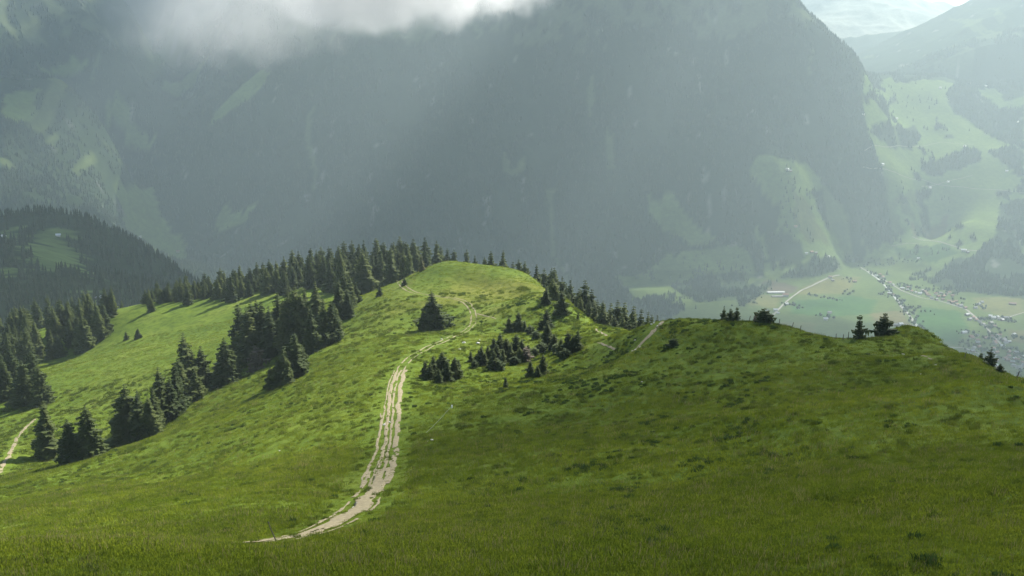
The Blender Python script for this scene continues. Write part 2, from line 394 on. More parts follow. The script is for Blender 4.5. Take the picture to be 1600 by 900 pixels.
WOODS = [wpoly(p) for p in [
    [(1600, 312), (1562, 318), (1556, 368), (1522, 398), (1482, 410), (1448, 440), (1470, 452), (1600, 468), (1720, 470), (1720, 310)],
    [(1478, 145), (1498, 128), (1516, 130), (1534, 150), (1562, 168), (1600, 168), (1600, 232), (1556, 218), (1516, 192), (1484, 166)],
    [(1545, 132), (1560, 122), (1580, 132), (1600, 126), (1600, 150), (1570, 158)],
    [(1352, 205), (1382, 192), (1428, 196), (1440, 214), (1424, 234), (1384, 226)], [(1350, 152), (1400, 148), (1396, 160), (1352, 166)],
    [(1392, 312), (1420, 300), (1452, 292), (1460, 300), (1420, 318), (1396, 322)], [(1436, 262), (1462, 250), (1506, 232), (1530, 232), (1534, 250), (1500, 262), (1460, 276)],
    [(1544, 236), (1580, 228), (1600, 240), (1600, 268), (1570, 258)], [(1390, 118), (1440, 114), (1438, 126), (1400, 130)], [(1320, 100), (1348, 98), (1350, 130), (1330, 140)],
    [(840, 420), (960, 428), (990, 462), (962, 500), (840, 500)], [(1048, 446), (1100, 430), (1150, 424), (1190, 444), (1152, 468), (1090, 474)], [(985, 470), (1030, 462), (1070, 482), (1040, 504), (975, 504)],
    [(1205, 396), (1256, 392), (1256, 412), (1220, 420)], [(1170, 385), (1190, 372), (1200, 412), (1184, 420)], [(1150, 465), (1200, 440), (1206, 446), (1160, 480)],
]]
FIELDS = [(wpoly(p), c) for p, c in [
    ([(1255, 448), (1300, 432), (1345, 432), (1322, 458), (1240, 460)], (0.150, 0.135, 0.052)),
    ([(1180, 442), (1208, 438), (1248, 448), (1238, 458), (1182, 456)], (0.105, 0.080, 0.060)),
    ([(1158, 460), (1222, 462), (1212, 482), (1152, 474)], (0.150, 0.138, 0.055)),
    ([(1190, 502), (1276, 505), (1272, 520), (1190, 520)], (0.135, 0.135, 0.050)),
    ([(1360, 490), (1412, 484), (1422, 508), (1372, 512)], (0.160, 0.130, 0.060)),
    ([(1522, 466), (1600, 462), (1600, 490), (1568, 496), (1528, 482)], (0.150, 0.138, 0.055)),
    ([(1425, 345), (1482, 332), (1480, 362), (1426, 370)], (0.150, 0.125, 0.060)),
    ([(1575, 515), (1650, 518), (1650, 540), (1580, 534)], (0.150, 0.130, 0.062)),
    ([(1440, 480), (1500, 486), (1512, 512), (1490, 540), (1450, 520), (1425, 500)], (0.060, 0.118, 0.034)),
    ([(1240, 470), (1335, 462), (1372, 470), (1360, 490), (1290, 495), (1235, 490)], (0.058, 0.112, 0.036)),
    ([(1400, 385), (1470, 380), (1500, 395), (1460, 410), (1400, 400)], (0.062, 0.110, 0.036)),
    ([(1240, 300), (1262, 310), (1275, 345), (1300, 385), (1260, 380), (1240, 340)], (0.120, 0.125, 0.048)),
]]
def chute(x, y):
    return (y > 3900) & (ridged(x / 330 + 0.6 * vnoise(x / 300, y / 300, 93), y / 2400, 95, 3) > 0.86) & (vnoise(x / 240, y / 420, 97) > 0.42)
def cover(x, y, z):
    """0 pasture, 1 forest, 2 high alp and rock; plus a base colour"""
    n = fbm(x / 260, y / 260, 71, 4)
    n2 = fbm(x / 70, y / 70, 75, 3)
    cls = np.ones(np.shape(x), int)
    cls[(z < FLOOR + 26) & (y > 2500)] = 0
    past = inpoly(PASTURE, x, y)
    jit = 14 * (n2 - 0.5)
    cls[past] = 0
    cls[past & (n2 > 0.665) & (n > 0.47)] = 1
    for g in GLADES: cls[inpoly(g, x + jit * 3, y + jit * 4)] = 0
    for g in WOODS: cls[inpoly(g, x + jit * 2, y + jit * 3)] = 1
    cls[(cls == 1) & (z > 300 + 500 * (n - 0.5)) & (y > 4200) & (n2 > 0.5)] = 2
    m1_ = (y > 6500) & (y < 8100); cls[m1_] = 1; cls[y >= 8100] = 2
    C = np.empty(np.shape(x) + (3,))
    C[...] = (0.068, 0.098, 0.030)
    C[z > FLOOR + 40] = (0.105, 0.150, 0.046)
    C[cls == 0] *= (0.85 + 0.5 * (n[cls == 0][:, None] - 0.2))
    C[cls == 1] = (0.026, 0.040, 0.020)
    C[cls == 2] = (0.070, 0.090, 0.045)
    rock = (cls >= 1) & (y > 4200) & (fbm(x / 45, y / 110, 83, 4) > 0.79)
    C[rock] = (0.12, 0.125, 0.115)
    C[y > 8000] = (0.24, 0.25, 0.22)  # farthest mountain paled in colour so its slopes look sunlit
    ch = (cls == 1) & chute(x, y)
    C[ch] = (0.070, 0.095, 0.036)
    for p, c in FIELDS: C[inpoly(p, x, y) & (cls == 0)] = (0.66 * c[0], 0.76 * c[1], 0.72 * c[2])
    return cls, C

# ------------------------------------------------------------------ ground sheets
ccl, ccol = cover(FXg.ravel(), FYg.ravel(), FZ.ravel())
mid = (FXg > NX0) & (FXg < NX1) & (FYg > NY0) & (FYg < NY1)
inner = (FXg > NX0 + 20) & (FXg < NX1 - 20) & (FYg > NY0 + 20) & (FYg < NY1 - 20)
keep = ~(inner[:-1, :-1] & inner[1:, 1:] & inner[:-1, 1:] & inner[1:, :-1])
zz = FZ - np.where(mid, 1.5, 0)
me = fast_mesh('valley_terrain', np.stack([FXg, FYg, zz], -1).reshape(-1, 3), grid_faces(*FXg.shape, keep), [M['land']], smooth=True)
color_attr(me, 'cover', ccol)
tag(link('terrain', me), 'hazy wooded mountains, pastures and the green valley floor', kind='structure')

# ---- tracks on the hill (polylines are surveyed once, then live in the world)
def smooth_line(px, step=1.0, near=25.0):
    q = np.array([p for p in (hit(u, v, near=near) for u, v in px) if p is not None])
    t = np.concatenate([[0], np.cumsum(np.hypot(*np.diff(q, axis=0).T))])
    n = max(4, int(t[-1] / step)); s = np.linspace(0, t[-1], n)
    xs = np.interp(s, t, q[:, 0]); ys = np.interp(s, t, q[:, 1])
    k = max(1, int(4.0 / step))
    for _ in range(3):
        xp = np.pad(xs, k, mode='edge'); yp = np.pad(ys, k, mode='edge'); ker = np.ones(2 * k + 1) / (2 * k + 1)
        x2 = np.convolve(xp, ker, 'valid'); y2 = np.convolve(yp, ker, 'valid')
        x2[0], y2[0], x2[-1], y2[-1] = xs[0], ys[0], xs[-1], ys[-1]; xs, ys = x2, y2
    return np.stack([xs, ys], 1)
RUTS = []
def ribbon(line, off, width, lift, seed, rag=0.35, cols=3, gaps=0.0):
    """one ragged strip of bare ground draped on the slope"""
    d = np.gradient(line, axis=0); d /= np.linalg.norm(d, axis=1)[:, None] + 1e-9
    nrm = np.stack([-d[:, 1], d[:, 0]], 1); n = len(line); s = np.arange(n)
    o = (off(s / n) if callable(off) else np.full(n, off)) + 0.35 * (vnoise(s / 7.0, s * 0 + seed, 3) - 0.5)
    w = (width(s / n) if callable(width) else np.full(n, width))
    V = []
    for j in range(cols):
        f = j / (cols - 1) * 2 - 1
        ww = 0.5 * w * (1 + rag * 2 * (fbm(s / 3.0, s * 0 + seed * 3.3 + j, 5, 3) - 0.5))
        p = line + nrm * (o + f * ww)[:, None]
        V.append(np.stack([p[:, 0], p[:, 1], H(p[:, 0], p[:, 1]) + lift + (0.03 if 0 < j < cols - 1 else 0)], 1))
    V = np.stack(V, 1).reshape(-1, 3)
    RUTS.extend([(q[0], q[1], ww_) for q, ww_ in zip((line + nrm * o[:, None])[::2], w[::2])])
    kp = None
    if gaps > 0:
        cc = np.arange(cols - 1); S_g, C_g = np.meshgrid(s[:-1], cc, indexing='ij')
        kp = fbm(S_g / 4.0, C_g / 2.2 + seed * 7.7, 9, 3) > gaps
    return V, grid_faces(n, cols, kp)
def joined(parts):
    Vs, Fs, b = [], [], 0
    for V, F in parts: Vs.append(V); Fs.append(F + b); b += len(V)
    return np.concatenate(Vs), np.concatenate(Fs)
TRACK_PX = [(408, 848), (430, 845), (470, 837), (510, 825), (545, 806), (570, 785), (588, 760), (600, 730), (607, 700), (611, 670), (613, 640), (616, 610), (621, 588), (630, 570), (648, 554), (672, 541), (700, 530), (722, 520), (737, 510), (741, 498), (738, 484), (730, 472), (718, 467), (690, 464), (655, 460), (634, 452), (624, 442), (634, 434)]
TL = smooth_line(TRACK_PX, 0.8)
fr = np.linspace(0, 1, len(TL))
kk = int(np.argmin(np.hypot(TL[:, 0] - hit(621, 588)[0], TL[:, 1] - hit(621, 588)[1])))
k2 = int(np.argmin(np.hypot(TL[:, 0] - hit(588, 760)[0], TL[:, 1] - hit(588, 760)[1])))
k3 = int(np.argmin(np.hypot(TL[:, 0] - hit(741, 498)[0], TL[:, 1] - hit(741, 498)[1])))
low, midt, upp = TL[:k2 + 14], TL[k2:kk + 8], TL[kk:]
parts = [ribbon(low, -0.05, 1.8, 0.05, 1, 0.5, 9, 0.27), ribbon(low, 1.55, 0.4, 0.05, 2, 0.9, 3, 0.40), ribbon(low, -1.4, 0.35, 0.05, 8, 0.9, 3, 0.46),
         ribbon(midt, -1.15, 0.85, 0.05, 3, 0.6, 4, 0.30), ribbon(midt, -0.05, 0.45, 0.05, 4, 0.8, 3, 0.32), ribbon(midt, 0.7, 0.6, 0.05, 5, 0.7, 4, 0.30), ribbon(midt[:int(len(midt) * .62)], 1.85, 0.42, 0.05, 6, 0.9, 3, 0.30), ribbon(midt[int(len(midt) * .5):], 1.55, 0.25, 0.05, 7, 0.9, 3, 0.36),
         ribbon(upp[:k3 - kk], -0.8, 0.36, 0.05, 11, 0.8, 3, 0.34), ribbon(upp[:k3 - kk], 0.85, 0.36, 0.05, 12, 0.8, 3, 0.36), ribbon(upp[k3 - kk:], -0.8, 0.4, 0.05, 13, 0.8, 3, 0.38), ribbon(upp[k3 - kk:], 0.85, 0.4, 0.05, 14, 0.8, 3, 0.40)]
tag(link('dirt_track', fast_mesh('dirt_track', *joined(parts), [M['gravel']], smooth=True)), 'pale rutted dirt track winding up the meadow', kind='structure')
PATHS = [([(986, 551), (996, 546), (1006, 538), (1014, 526), (1021, 516), (1030, 507), (1037, 502)], 1.15), ([(-20, 752), (0, 735), (10, 720), (20, 700), (28, 682), (40, 668), (54, 655)], 1.05),
         ([(930, 514), (938, 519), (948, 525)], 0.5), ([(933, 536), (945, 540), (962, 546)], 0.5), ([(1438, 556), (1448, 559), (1456, 562)], 0.45), ([(744, 490), (752, 493), (758, 494), (768, 494), (774, 499)], 0.5)]
path_lines = []
pp = []
for i, (px, w) in enumerate(PATHS):
    L = smooth_line(px, 0.6); path_lines.append(L)
    pp.append(ribbon(L, 0.0, w, 0.05, 20 + i, 0.9, 4, 0.33))
tag(link('footpath', fast_mesh('footpath', *joined(pp), [M['gravel']], smooth=True)), 'worn pale footpaths crossing the grass', kind='structure')

# near hill with a bare-earth tint beside the ruts
allp = np.concatenate([TL[::2]] + [l[::2] for l in path_lines])
tint = np.ones((NXg.size, 3))
nzf = fbm(NXg.ravel() / 14, NYg.ravel() / 14, 91, 4)
bx, by = hit(790, 462)
dry = np.exp(-(((NXg.ravel() - bx) / 45) ** 2 + ((NYg.ravel() - by) / 30) ** 2)) * sstep(0.42, 0.62, nzf)
tint = tint * (1 - dry[:, None]) + dry[:, None] * np.array([1.35, 1.02, 1.5])
far_g = sstep(250, 420, NYg.ravel())[:, None]
me = fast_mesh('meadow_hill', np.stack([NXg, NYg, NZ], -1).reshape(-1, 3), grid_faces(*NXg.shape), [M['meadow']], smooth=True)
color_attr(me, 'cover', tint)
tag(link('meadow_hill', me), 'grassy alpine ridge with knolls in the foreground', kind='structure')

# ------------------------------------------------------------------ far forests (masses nobody could count)
def scatter_template(T, F, pos, sc, rot):
    c, s = np.cos(rot), np.sin(rot)
    x = T[None, :, 0] * c[:, None] - T[None, :, 1] * s[:, None]; y = T[None, :, 0] * s[:, None] + T[None, :, 1] * c[:, None]
    V = np.stack([x * sc[:, 0:1] + pos[:, 0:1], y * sc[:, 0:1] + pos[:, 1:2], T[None, :, 2] * sc[:, 1:2] + pos[:, 2:3]], -1)
    FF = F[None] + (np.arange(len(pos)) * len(T))[:, None, None]
    return V.reshape(-1, 3), FF.reshape(-1, F.shape[1])
def cone_template(sides, tiers, seed):
    r = np.random.default_rng(seed); V = []; F = []
    for t in range(tiers):
        z0 = t / tiers * 0.8; z1 = min(1.0, z0 + 1.25 / tiers) if t < tiers - 1 else 1.0
        rad = 1.0 * (1 - z0 * 0.95); b = len(V)
        for k in range(sides):
            a = 2 * math.pi * (k + 0.5 * t) / sides
            rr = rad * (0.7 + 0.6 * r.random()); V.append((rr * math.cos(a), rr * math.sin(a), z0 - 0.03 + 0.06 * r.random()))
        V.append((0.08 * (r.random() - .5), 0.08 * (r.random() - .5), z1))
        for k in range(sides): F.append((b + k, b + (k + 1) % sides, b + sides))
    return np.array(V), np.array(F)
def blob_template(seed):
    r = np.random.default_rng(seed); V = [(0, 0, 0.0)]; n = 6
    for z, q in ((0.25, 0.9), (0.6, 1.0), (0.88, 0.55)):
        for k in range(n):
            a = 2 * math.pi * (k + r.random() * .6) / n; rr = q * (0.75 + 0.5 * r.random()); V.append((rr * math.cos(a), rr * math.sin(a), z + 0.08 * (r.random() - .5)))
    V.append((0, 0, 1.0)); F = []
    for k in range(n):
        k1 = (k + 1) % n
        F.append((0, 1 + k1, 1 + k))
        for l in range(2):
            a = 1 + l * n; F += [(a + k, a + k1, a + n + k1), (a + k, a + n + k1, a + n + k)]
        F.append((1 + 2 * n + k, 1 + 2 * n + k1, 1 + 3 * n))
    return np.array(V), np.array(F)
def wood(name, label, X, Y, hgt, wid, T, F, m):
    Z = H(X, Y)
    V, FF = scatter_template(T, F, np.stack([X, Y, Z - 0.4], 1), np.stack([wid, hgt], 1), rng.random(len(X)) * 6.28)
    o = link(name, fast_mesh(name, V, FF, [m])); tag(o, label, 'forest', kind='stuff'); return o
def in_view(x, y, z, pad=260):
    u, v = project(x, y, z); return (u > -pad) & (u < 1600 + pad) & (v > -260)
# mountain forest
n = 330000
X = rng.uniform(-3400, 4600, n); Y = rng.uniform(3400, 6500, n); Z = H(X, Y)
k = in_view(X, Y, Z); X, Y, Z = X[k], Y[k], Z[k]
c, _ = cover(X, Y, Z)
dn = fbm(X / 120, Y / 120, 101, 3)
# keep what faces the viewpoint
zb = H(X * 0.985, Y * 0.985)
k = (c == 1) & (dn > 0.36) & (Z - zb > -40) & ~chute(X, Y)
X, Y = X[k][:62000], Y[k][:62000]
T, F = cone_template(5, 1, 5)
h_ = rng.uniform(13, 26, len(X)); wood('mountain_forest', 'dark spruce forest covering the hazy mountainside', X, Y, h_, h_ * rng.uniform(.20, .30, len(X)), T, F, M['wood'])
# wood on the left hill
n = 26000
X = rng.uniform(-1500, -80, n); Y = rng.uniform(660, 2000, n); Z = H(X, Y)
k = in_view(X, Y, Z); X, Y, Z = X[k], Y[k], Z[k]
c, _ = cover(X, Y, Z); k = (c == 1) & (fbm(X / 60, Y / 60, 103, 3) > 0.33)
X, Y = X[k][:9000], Y[k][:9000]
T, F = cone_template(7, 4, 6)
h_ = rng.uniform(9, 19, len(X)); wood('hillside_forest', 'dense spruce wood on the rounded hill at left', X, Y, h_, h_ * rng.uniform(.15, .22, len(X)), T, F, M['wood'])
print('STAGE terrain done')

# ------------------------------------------------------------------ spruces: crown and trunk meshes shared by the copies
def spruce_crown(name, seed, m, rad=0.19, whorls=30, dens=9, droop=0.35, low=0.03, ragged=0.5, core=0.45, power=0.72, tops=1):
    r = np.random.default_rng(seed); V = []; F = []
    def tri(a, b, c):
        k = len(V); V.extend([a, b, c]); F.append((k, k + 1, k + 2))
    prof = 0.8 + 0.4 * r.random(whorls)
    for w in range(whorls):
        t = (w + 0.5 * r.random()) / whorls
        z = low + (1 - low) * t ** 0.93
        R0 = rad * ((1 - t) ** power) * prof[w] * min(1.0, 0.72 + t * 2.5) + 0.008
        nb = int(5 + dens * (1 - t))
        a0 = r.random() * 6.28
        lean = 1 + 0.16 * math.sin(3.1 * t * 6 + seed)
        for b in range(nb):
            a = a0 + 6.283 * (b + 0.7 * (r.random() - .5)) / nb
            L = R0 * (1 - ragged * r.random()) * lean * (1 + 0.25 * math.cos(a * 2 + seed))
            d = np.array([math.cos(a), math.sin(a), 0]); sd = np.array([-d[1], d[0], 0])
            dr = droop * (0.6 + 0.8 * r.random())
            def pt(s): return np.array([0, 0, z]) + d * L * s + np.array([0, 0, -dr * L * s + 0.30 * dr * L * s * s])
            for s0, s1 in ((0.12, 0.55), (0.45, 0.85), (0.72, 1.08)):
                wd = L * 0.34 * (1.15 - 0.55 * s0) * (0.7 + 0.6 * r.random()) + 0.004
                p0, p1 = pt(s0), pt(s1)
                j = np.array([0, 0, (r.random() - .5) * 0.25 * wd])
                tri(p0 + sd * wd + j, p1, p0 - sd * wd - j)
                hd = wd * (0.9 + 0.8 * r.random())
                tri(p0 + sd * wd * .3, p1 + sd * wd * (r.random() - .5), (p0 + p1) / 2 + np.array([0, 0, -hd]) + sd * wd * (r.random() - .5))
    for q in range(3):
        tri(np.array([0.006 * math.cos(q * 2.1), 0.006 * math.sin(q * 2.1), 0.93]), np.array([0.006 * math.cos(q * 2.1 + 2.1), 0.006 * math.sin(q * 2.1 + 2.1), 0.93]), np.array([0, 0, 1.0]))
    n = 7
    if core > 0:
        k = len(V)
        for i in range(n):
            a = 6.283 * i / n; V.append(np.array([rad * core * math.cos(a), rad * core * math.sin(a), low + 0.03]))
        V.append(np.array([0, 0, 0.9]))
        for i in range(n): F.append((k + i, k + (i + 1) % n, k + n))
    return fast_mesh(name, np.array(V), np.array(F), [m])
def trunk_mesh(name, r0, top, seed, limbs=5, reach=0.1):
    """tapered trunk with a few bare limbs"""
    r = np.random.default_rng(seed); V = []; F = []
    def tube(p0, p1, a, b, n=7):
        p0 = np.array(p0, float); p1 = np.array(p1, float); ax = p1 - p0; ax /= np.linalg.norm(ax)
        e = np.cross(ax, [0.3, 0.9, 0.1]); e /= np.linalg.norm(e); f = np.cross(ax, e); k = len(V)
        for p, q in ((p0, a), (p1, b)):
            for i in range(n): V.append(p + q * (math.cos(6.283 * i / n) * e + math.sin(6.283 * i / n) * f))
        for i in range(n): F.append((k + i, k + (i + 1) % n, k + n + (i + 1) % n, k + n + i))
    tube((0, 0, -0.06), (0, 0, 0.02), r0 * 1.5, r0); tube((0, 0, 0.02), (0.004, 0, top * 0.5), r0, r0 * .6); tube((0.004, 0, top * 0.5), (0, 0, top), r0 * .6, r0 * .12)
    for i in range(limbs):
        a = r.random() * 6.28; z = 0.12 + 0.5 * r.random(); L = reach * (1 - z * .6)
        tube((0, 0, z), (L * math.cos(a), L * math.sin(a), z - 0.02), r0 * .25, r0 * .08, 5)
    return fast_mesh(name, np.array(V), np.array(F), [M['bark']], smooth=True)
TRUNK = trunk_mesh('trunk', 0.014, 0.9, 1); YTRUNK = trunk_mesh('young_trunk', 0.018, 0.85, 2, 8, 0.16)
TALL = [spruce_crown('crown', 10 + i, M['spruce'], 0.20 + 0.024 * (i % 3), 32, 12, 0.35 + 0.05 * (i % 4), 0.02, 0.45 + 0.05 * (i % 3), power=(0.62, 0.72, 0.8)[i % 3]) for i in range(6)]
SHORT = [spruce_crown('short_crown', 30 + i, M['spruce'], 0.25 + 0.03 * i, 24, 10, 0.25, 0.0, 0.5, power=0.6) for i in range(4)]
YOUNG = [spruce_crown('young_crown', 40 + i, M['young'], 0.34 + 0.04 * i, 13, 6, -0.25, 0.02, 0.55, core=0.25, power=0.62) for i in range(3)]
LARCH = spruce_crown('larch_crown', 50, M['larch'], 0.17, 20, 6, 0.2, 0.05, 0.5, core=0.2)
BARE = spruce_crown('dry_crown', 51, M['bare'], 0.36, 12, 5, 0.1, 0.02, 0.6, core=0.0, power=0.45)
SHRUB = [spruce_crown('shrub_crown', 60 + i, M['young'], 0.62, 9, 9, -0.1, 0.0, 0.5, core=0.6, power=0.4) for i in range(2)]
tree_count = 0
def tree(name, X, Y, h, crown, label, group=None, trunk=None, cat='tree', wide=1.0, sink=0.1):
    global tree_count; tree_count += 1
    e = bpy.data.objects.new(name, None); COL.objects.link(e); e.empty_display_size = 0.5
    e.location = (X, Y, float(H(X, Y)) - sink); e.rotation_euler = (R(random.uniform(-2.0, 2.0)), R(random.uniform(-2.0, 2.0)), random.uniform(0, 6.28))
    tag(e, label, cat, group)
    s = (h * wide, h * wide, h)
    link('trunk', trunk or TRUNK, e, scale=s); link('crown', crown, e, scale=s)
    return e
def dist_h(X, Y, px):
    z = float(H(X, Y)); return px * (Y * cp + z * sp) / FPX
def tree_at(u, vb, vt, crown, label, name='spruce_tree', group=None, **kw):
    p = hit_hill(u, vb)
    if p is None: print('MISS', u, vb); return
    h = dist_h(*p, vb - vt) * 1.08; kw['wide'] = kw.get('wide', 1.0) * (1.0 if name == 'young_spruce' else 1.14)
    return tree(name, p[0], p[1], h, crown, label, group, **kw)
def T_(i): return TALL[i % 6]
def S_(i): return SHORT[i % 4]

# --- single trees and small groups that can be told apart
tree_at(74, 716, 628, T_(0), 'tall lone spruce at far left beside the pale footpath', wide=1.2)
tree_at(113, 724, 654, T_(1), 'shorter spruce of the pair left of the sunlit slope', wide=1.25)
tree_at(140, 716, 634, T_(2), 'taller spruce of the pair left of the sunlit slope', wide=1.25)
tree_at(190, 693, 672, S_(0), 'tiny spruce at the foot of the lowest tree row')
tree_at(200, 692, 602, T_(3), 'leftmost tall spruce of the slanting tree row', wide=1.15)
tree_at(219, 688, 611, T_(4), 'second spruce from the lower end of the slanting tree row', wide=1.1)
ROW = [(236, 682, 618), (246, 674, 608), (256, 662, 574), (268, 656, 590), (278, 648, 570), (288, 634, 560), (292, 622, 522), (304, 618, 548), (316, 614, 542), (308, 626, 574), (322, 610, 568), (345, 604, 548), (354, 602, 529), (366, 596, 545)]
for i, (u, vb, vt) in enumerate(ROW):
    tree_at(u, vb, vt, T_(i + 2), 'dark spruce in the close slanting row on the left slope', group='spruces in the slanting row', wide=1.1)
CLUMP = [(378, 566, 478), (390, 570, 482), (398, 560, 472), (412, 556, 474), (424, 558, 480), (436, 548, 460), (448, 552, 472), (462, 546, 450), (474, 540, 458), (486, 552, 487), (496, 530, 442), (506, 542, 470), (518, 538, 472), (527, 530, 478), (538, 488, 425), (530, 500, 440), (548, 480, 432), (561, 462, 417), (556, 474, 440), (545, 496, 455), (405, 545, 470), (455, 535, 455), (480, 528, 452)]
for i, (u, vb, vt) in enumerate(CLUMP):
    tree_at(u, vb, vt, T_(i), 'dark spruce in the dense clump left of the ridge meadow', group='spruces in the dense clump', wide=1.05)
tree_at(403, 578, 540, BARE, 'bare brownish shrub at the near edge of the spruce clump', name='dry_shrub', cat='shrub')
for i, (u, vb, vt) in enumerate([(424, 608, 572), (434, 604, 560), (446, 598, 545), (461, 590, 522), (474, 576, 538), (452, 600, 560)]):
    tree_at(u, vb, vt, S_(i), 'bushy spruce in the small group below the dense clump', group='bushy spruces below the clump')
tree_at(198, 531, 518, S_(1), 'left of two tiny spruces in the middle of the saddle meadow')
tree_at(216, 529, 513, S_(2), 'right of two tiny spruces in the middle of the saddle meadow')
tree_at(593, 463, 447, S_(3), 'small lone spruce on the ridge meadow left of the bushy spruce')
tree_at(678, 516, 457, T_(5), 'tall bushy spruce standing alone in the ridge meadow', wide=1.35)
tree_at(662, 517, 484, S_(0), 'low spruce leaning on the left of the lone bushy spruce')
tree_at(669, 517, 472, S_(1), 'middling spruce joined to the left of the lone bushy spruce')
tree_at(694, 512, 488, SHRUB[0], 'low shrub on the right of the lone bushy spruce', name='shrub', cat='shrub')
tree_at(618, 438, 402, S_(2), 'wide spruce at the left foot of the ridge knoll')
tree_at(632, 446, 434, S_(3), 'tiny spruce by the upper track bend below the knoll')
tree_at(659, 424, 397, LARCH, 'pale larch at the edge of the wood beside the knoll', name='larch_tree')
tree_at(586, 436, 420, S_(0), 'small pointed spruce before the wood left of the knoll')
tree_at(878, 491, 455, S_(1), 'broad spruce on the right flank meadow below the wood')
tree_at(853, 475, 450, S_(2), 'slim small spruce on the right flank meadow')
tree_at(864, 468, 436, S_(3), 'pale green spruce at the upper edge of the right flank wood')
tree_at(903, 498, 488, S_(0), 'tiny spruce below the right flank wood')
for i, (u, vb, vt) in enumerate([(665, 590, 563), (672, 594, 566), (678, 592, 555), (691, 590, 549), (686, 599, 575), (698, 596, 562), (710, 593, 558), (717, 589, 562)]):
    tree_at(u, vb, vt, S_(i), 'small spruce in the tight clump right of the track', group='spruces in the clump by the track')
for i, (u, vb, vt) in enumerate([(736, 566, 548), (752, 569, 540), (745, 568, 552), (772, 577, 546), (772, 552, 527), (781, 560, 520), (790, 560, 528), (798, 566, 535), (806, 560, 522), (816, 562, 530), (825, 560, 538), (766, 574, 556), (758, 570, 550), (762, 562, 540), (776, 566, 538), (786, 570, 544), (794, 552, 530), (812, 568, 542), (800, 556, 534), (748, 562, 545)]):
    tree_at(u, vb, vt, S_(i + 1), 'small spruce in the long thicket below the ridge track', group='spruces in the long thicket')
for u, vb, vt in [(742, 574, 562), (780, 578, 562), (804, 570, 556), (834, 556, 542), (846, 550, 534), (870, 552, 536), (882, 560, 544), (838, 530, 516), (828, 522, 508)]:
    tree_at(u, vb, vt, SHRUB[u % 2], 'low green bush filling the thicket band below the ridge', name='shrub', cat='shrub', group='bushes of the thicket')
tree_at(823, 566, 540, BARE, 'reddish bare shrub at the right end of the thicket', name='dry_shrub', cat='shrub')
for i, (u, vb, vt) in enumerate([(795, 519, 495), (810, 517, 487), (820, 518, 500)]):
    tree_at(u, vb, vt, S_(i), 'small spruce in the upper trio above the thicket', group='spruces in the upper trio')
tree_at(853, 514, 484, S_(3), 'dark narrow spruce above the right end of the thicket')
for i, (u, vb, vt) in enumerate([(855, 538, 500), (866, 546, 521), (876, 556, 527), (888, 554, 518), (895, 552, 524), (902, 549, 516)]):
    tree_at(u, vb, vt, S_(i + 2), 'small spruce in the right hand group of the thicket slope', group='spruces right of the thicket')
for i, (u, vb, vt) in enumerate([(829, 589, 563), (848, 585, 553), (840, 590, 570)]):
    tree_at(u, vb, vt, S_(i), 'small spruce in the trio on the open slope below the thicket', group='spruces below the thicket')
tree_at(790, 607, 588, S_(1), 'single little spruce lowest on the slope right of the track')
tree_at(1052, 541, 528, SHRUB[1], 'dark little bush on the slope right of the footpath', name='shrub', cat='shrub')
def crest_tree(u, Y, vt, crown, label, name='spruce_tree', group=None, hmin=1.5, hmax=24, **kw):
    X, Yy, zt = P(u, vt, Y); h = float(np.clip(zt - float(H(X, Yy)), hmin, hmax)); return tree(name, X, Yy, h, crown, label, group, **kw)
tree_at(1131, 500, 478, YOUNG[0], 'left of three young spruces crowded on the right hilltop', name='young_spruce', trunk=YTRUNK)
tree_at(1141, 500, 480, YOUNG[2], 'middle of three young spruces crowded on the right hilltop', name='young_spruce', trunk=YTRUNK)
tree_at(1150, 500, 477, YOUNG[1], 'right of three young spruces crowded on the right hilltop', name='young_spruce', trunk=YTRUNK)
tree_at(1194, 505, 482, SHRUB[0], 'round green shrub among fence posts on the right hilltop', name='shrub', cat='shrub')
tree_at(1180, 503, 490, BARE, 'leafless grey shrub left of the round green shrub', name='dry_shrub', cat='shrub')
tree_at(1342, 529, 491, YOUNG[1], 'slim pale young spruce left of the right mound', name='young_spruce', trunk=YTRUNK, wide=0.72)
tree_at(1379, 527, 489, YOUNG[2], 'bushy young spruce on the left shoulder of the mound', name='young_spruce', trunk=YTRUNK, wide=1.05)
tree_at(1547, 563, 531, YOUNG[0], 'dark spruce with spreading branches on the right skyline above the village', name='young_spruce', trunk=YTRUNK)
tree_at(1532, 561, 548, YOUNG[1], 'stunted spruce left of the dark skyline spruce', name='young_spruce', trunk=YTRUNK, wide=1.2)
tree_at(1562, 565, 552, YOUNG[2], 'low spreading spruce right of the dark skyline spruce', name='young_spruce', trunk=YTRUNK, wide=1.3)

# --- trees at the edge of and inside the woods
def line_v(pts, u): return float(np.interp(u, [p[0] for p in pts], [p[1] for p in pts]))
SKYL = [(222, 458), (240, 444), (277, 436), (300, 436), (330, 430), (357, 420), (405, 414), (422, 405), (440, 400), (467, 395), (485, 386), (510, 385), (535, 380), (560, 380), (587, 375), (610, 375), (640, 375), (655, 384), (670, 374), (682, 380), (692, 386), (704, 393), (722, 394)]
def scat(u0, u1, n, Yf, tops, jit, label, group, wide=1.0, hmin=8, hmax=24, crowns=TALL):
    for i in range(n):
        u = u0 + (u1 - u0) * (i + random.uniform(-0.35, 0.35)) / max(1, n - 1)
        crest_tree(u, Yf(u) * random.uniform(0.975, 1.025), line_v(tops, u) + random.uniform(*jit), crowns[random.randrange(len(crowns))], label(u) if callable(label) else label, group=group, wide=wide * random.uniform(0.85, 1.15), hmin=hmin, hmax=hmax)
def rw(row): return lambda u: 'spruce in the %s of the ridge wood %s' % (row, 'above the saddle meadow' if u < 390 else 'behind the dense clump' if u < 560 else 'left of the knoll' if u < 655 else 'behind the knoll')
RG = 'spruces of the ridge wood'
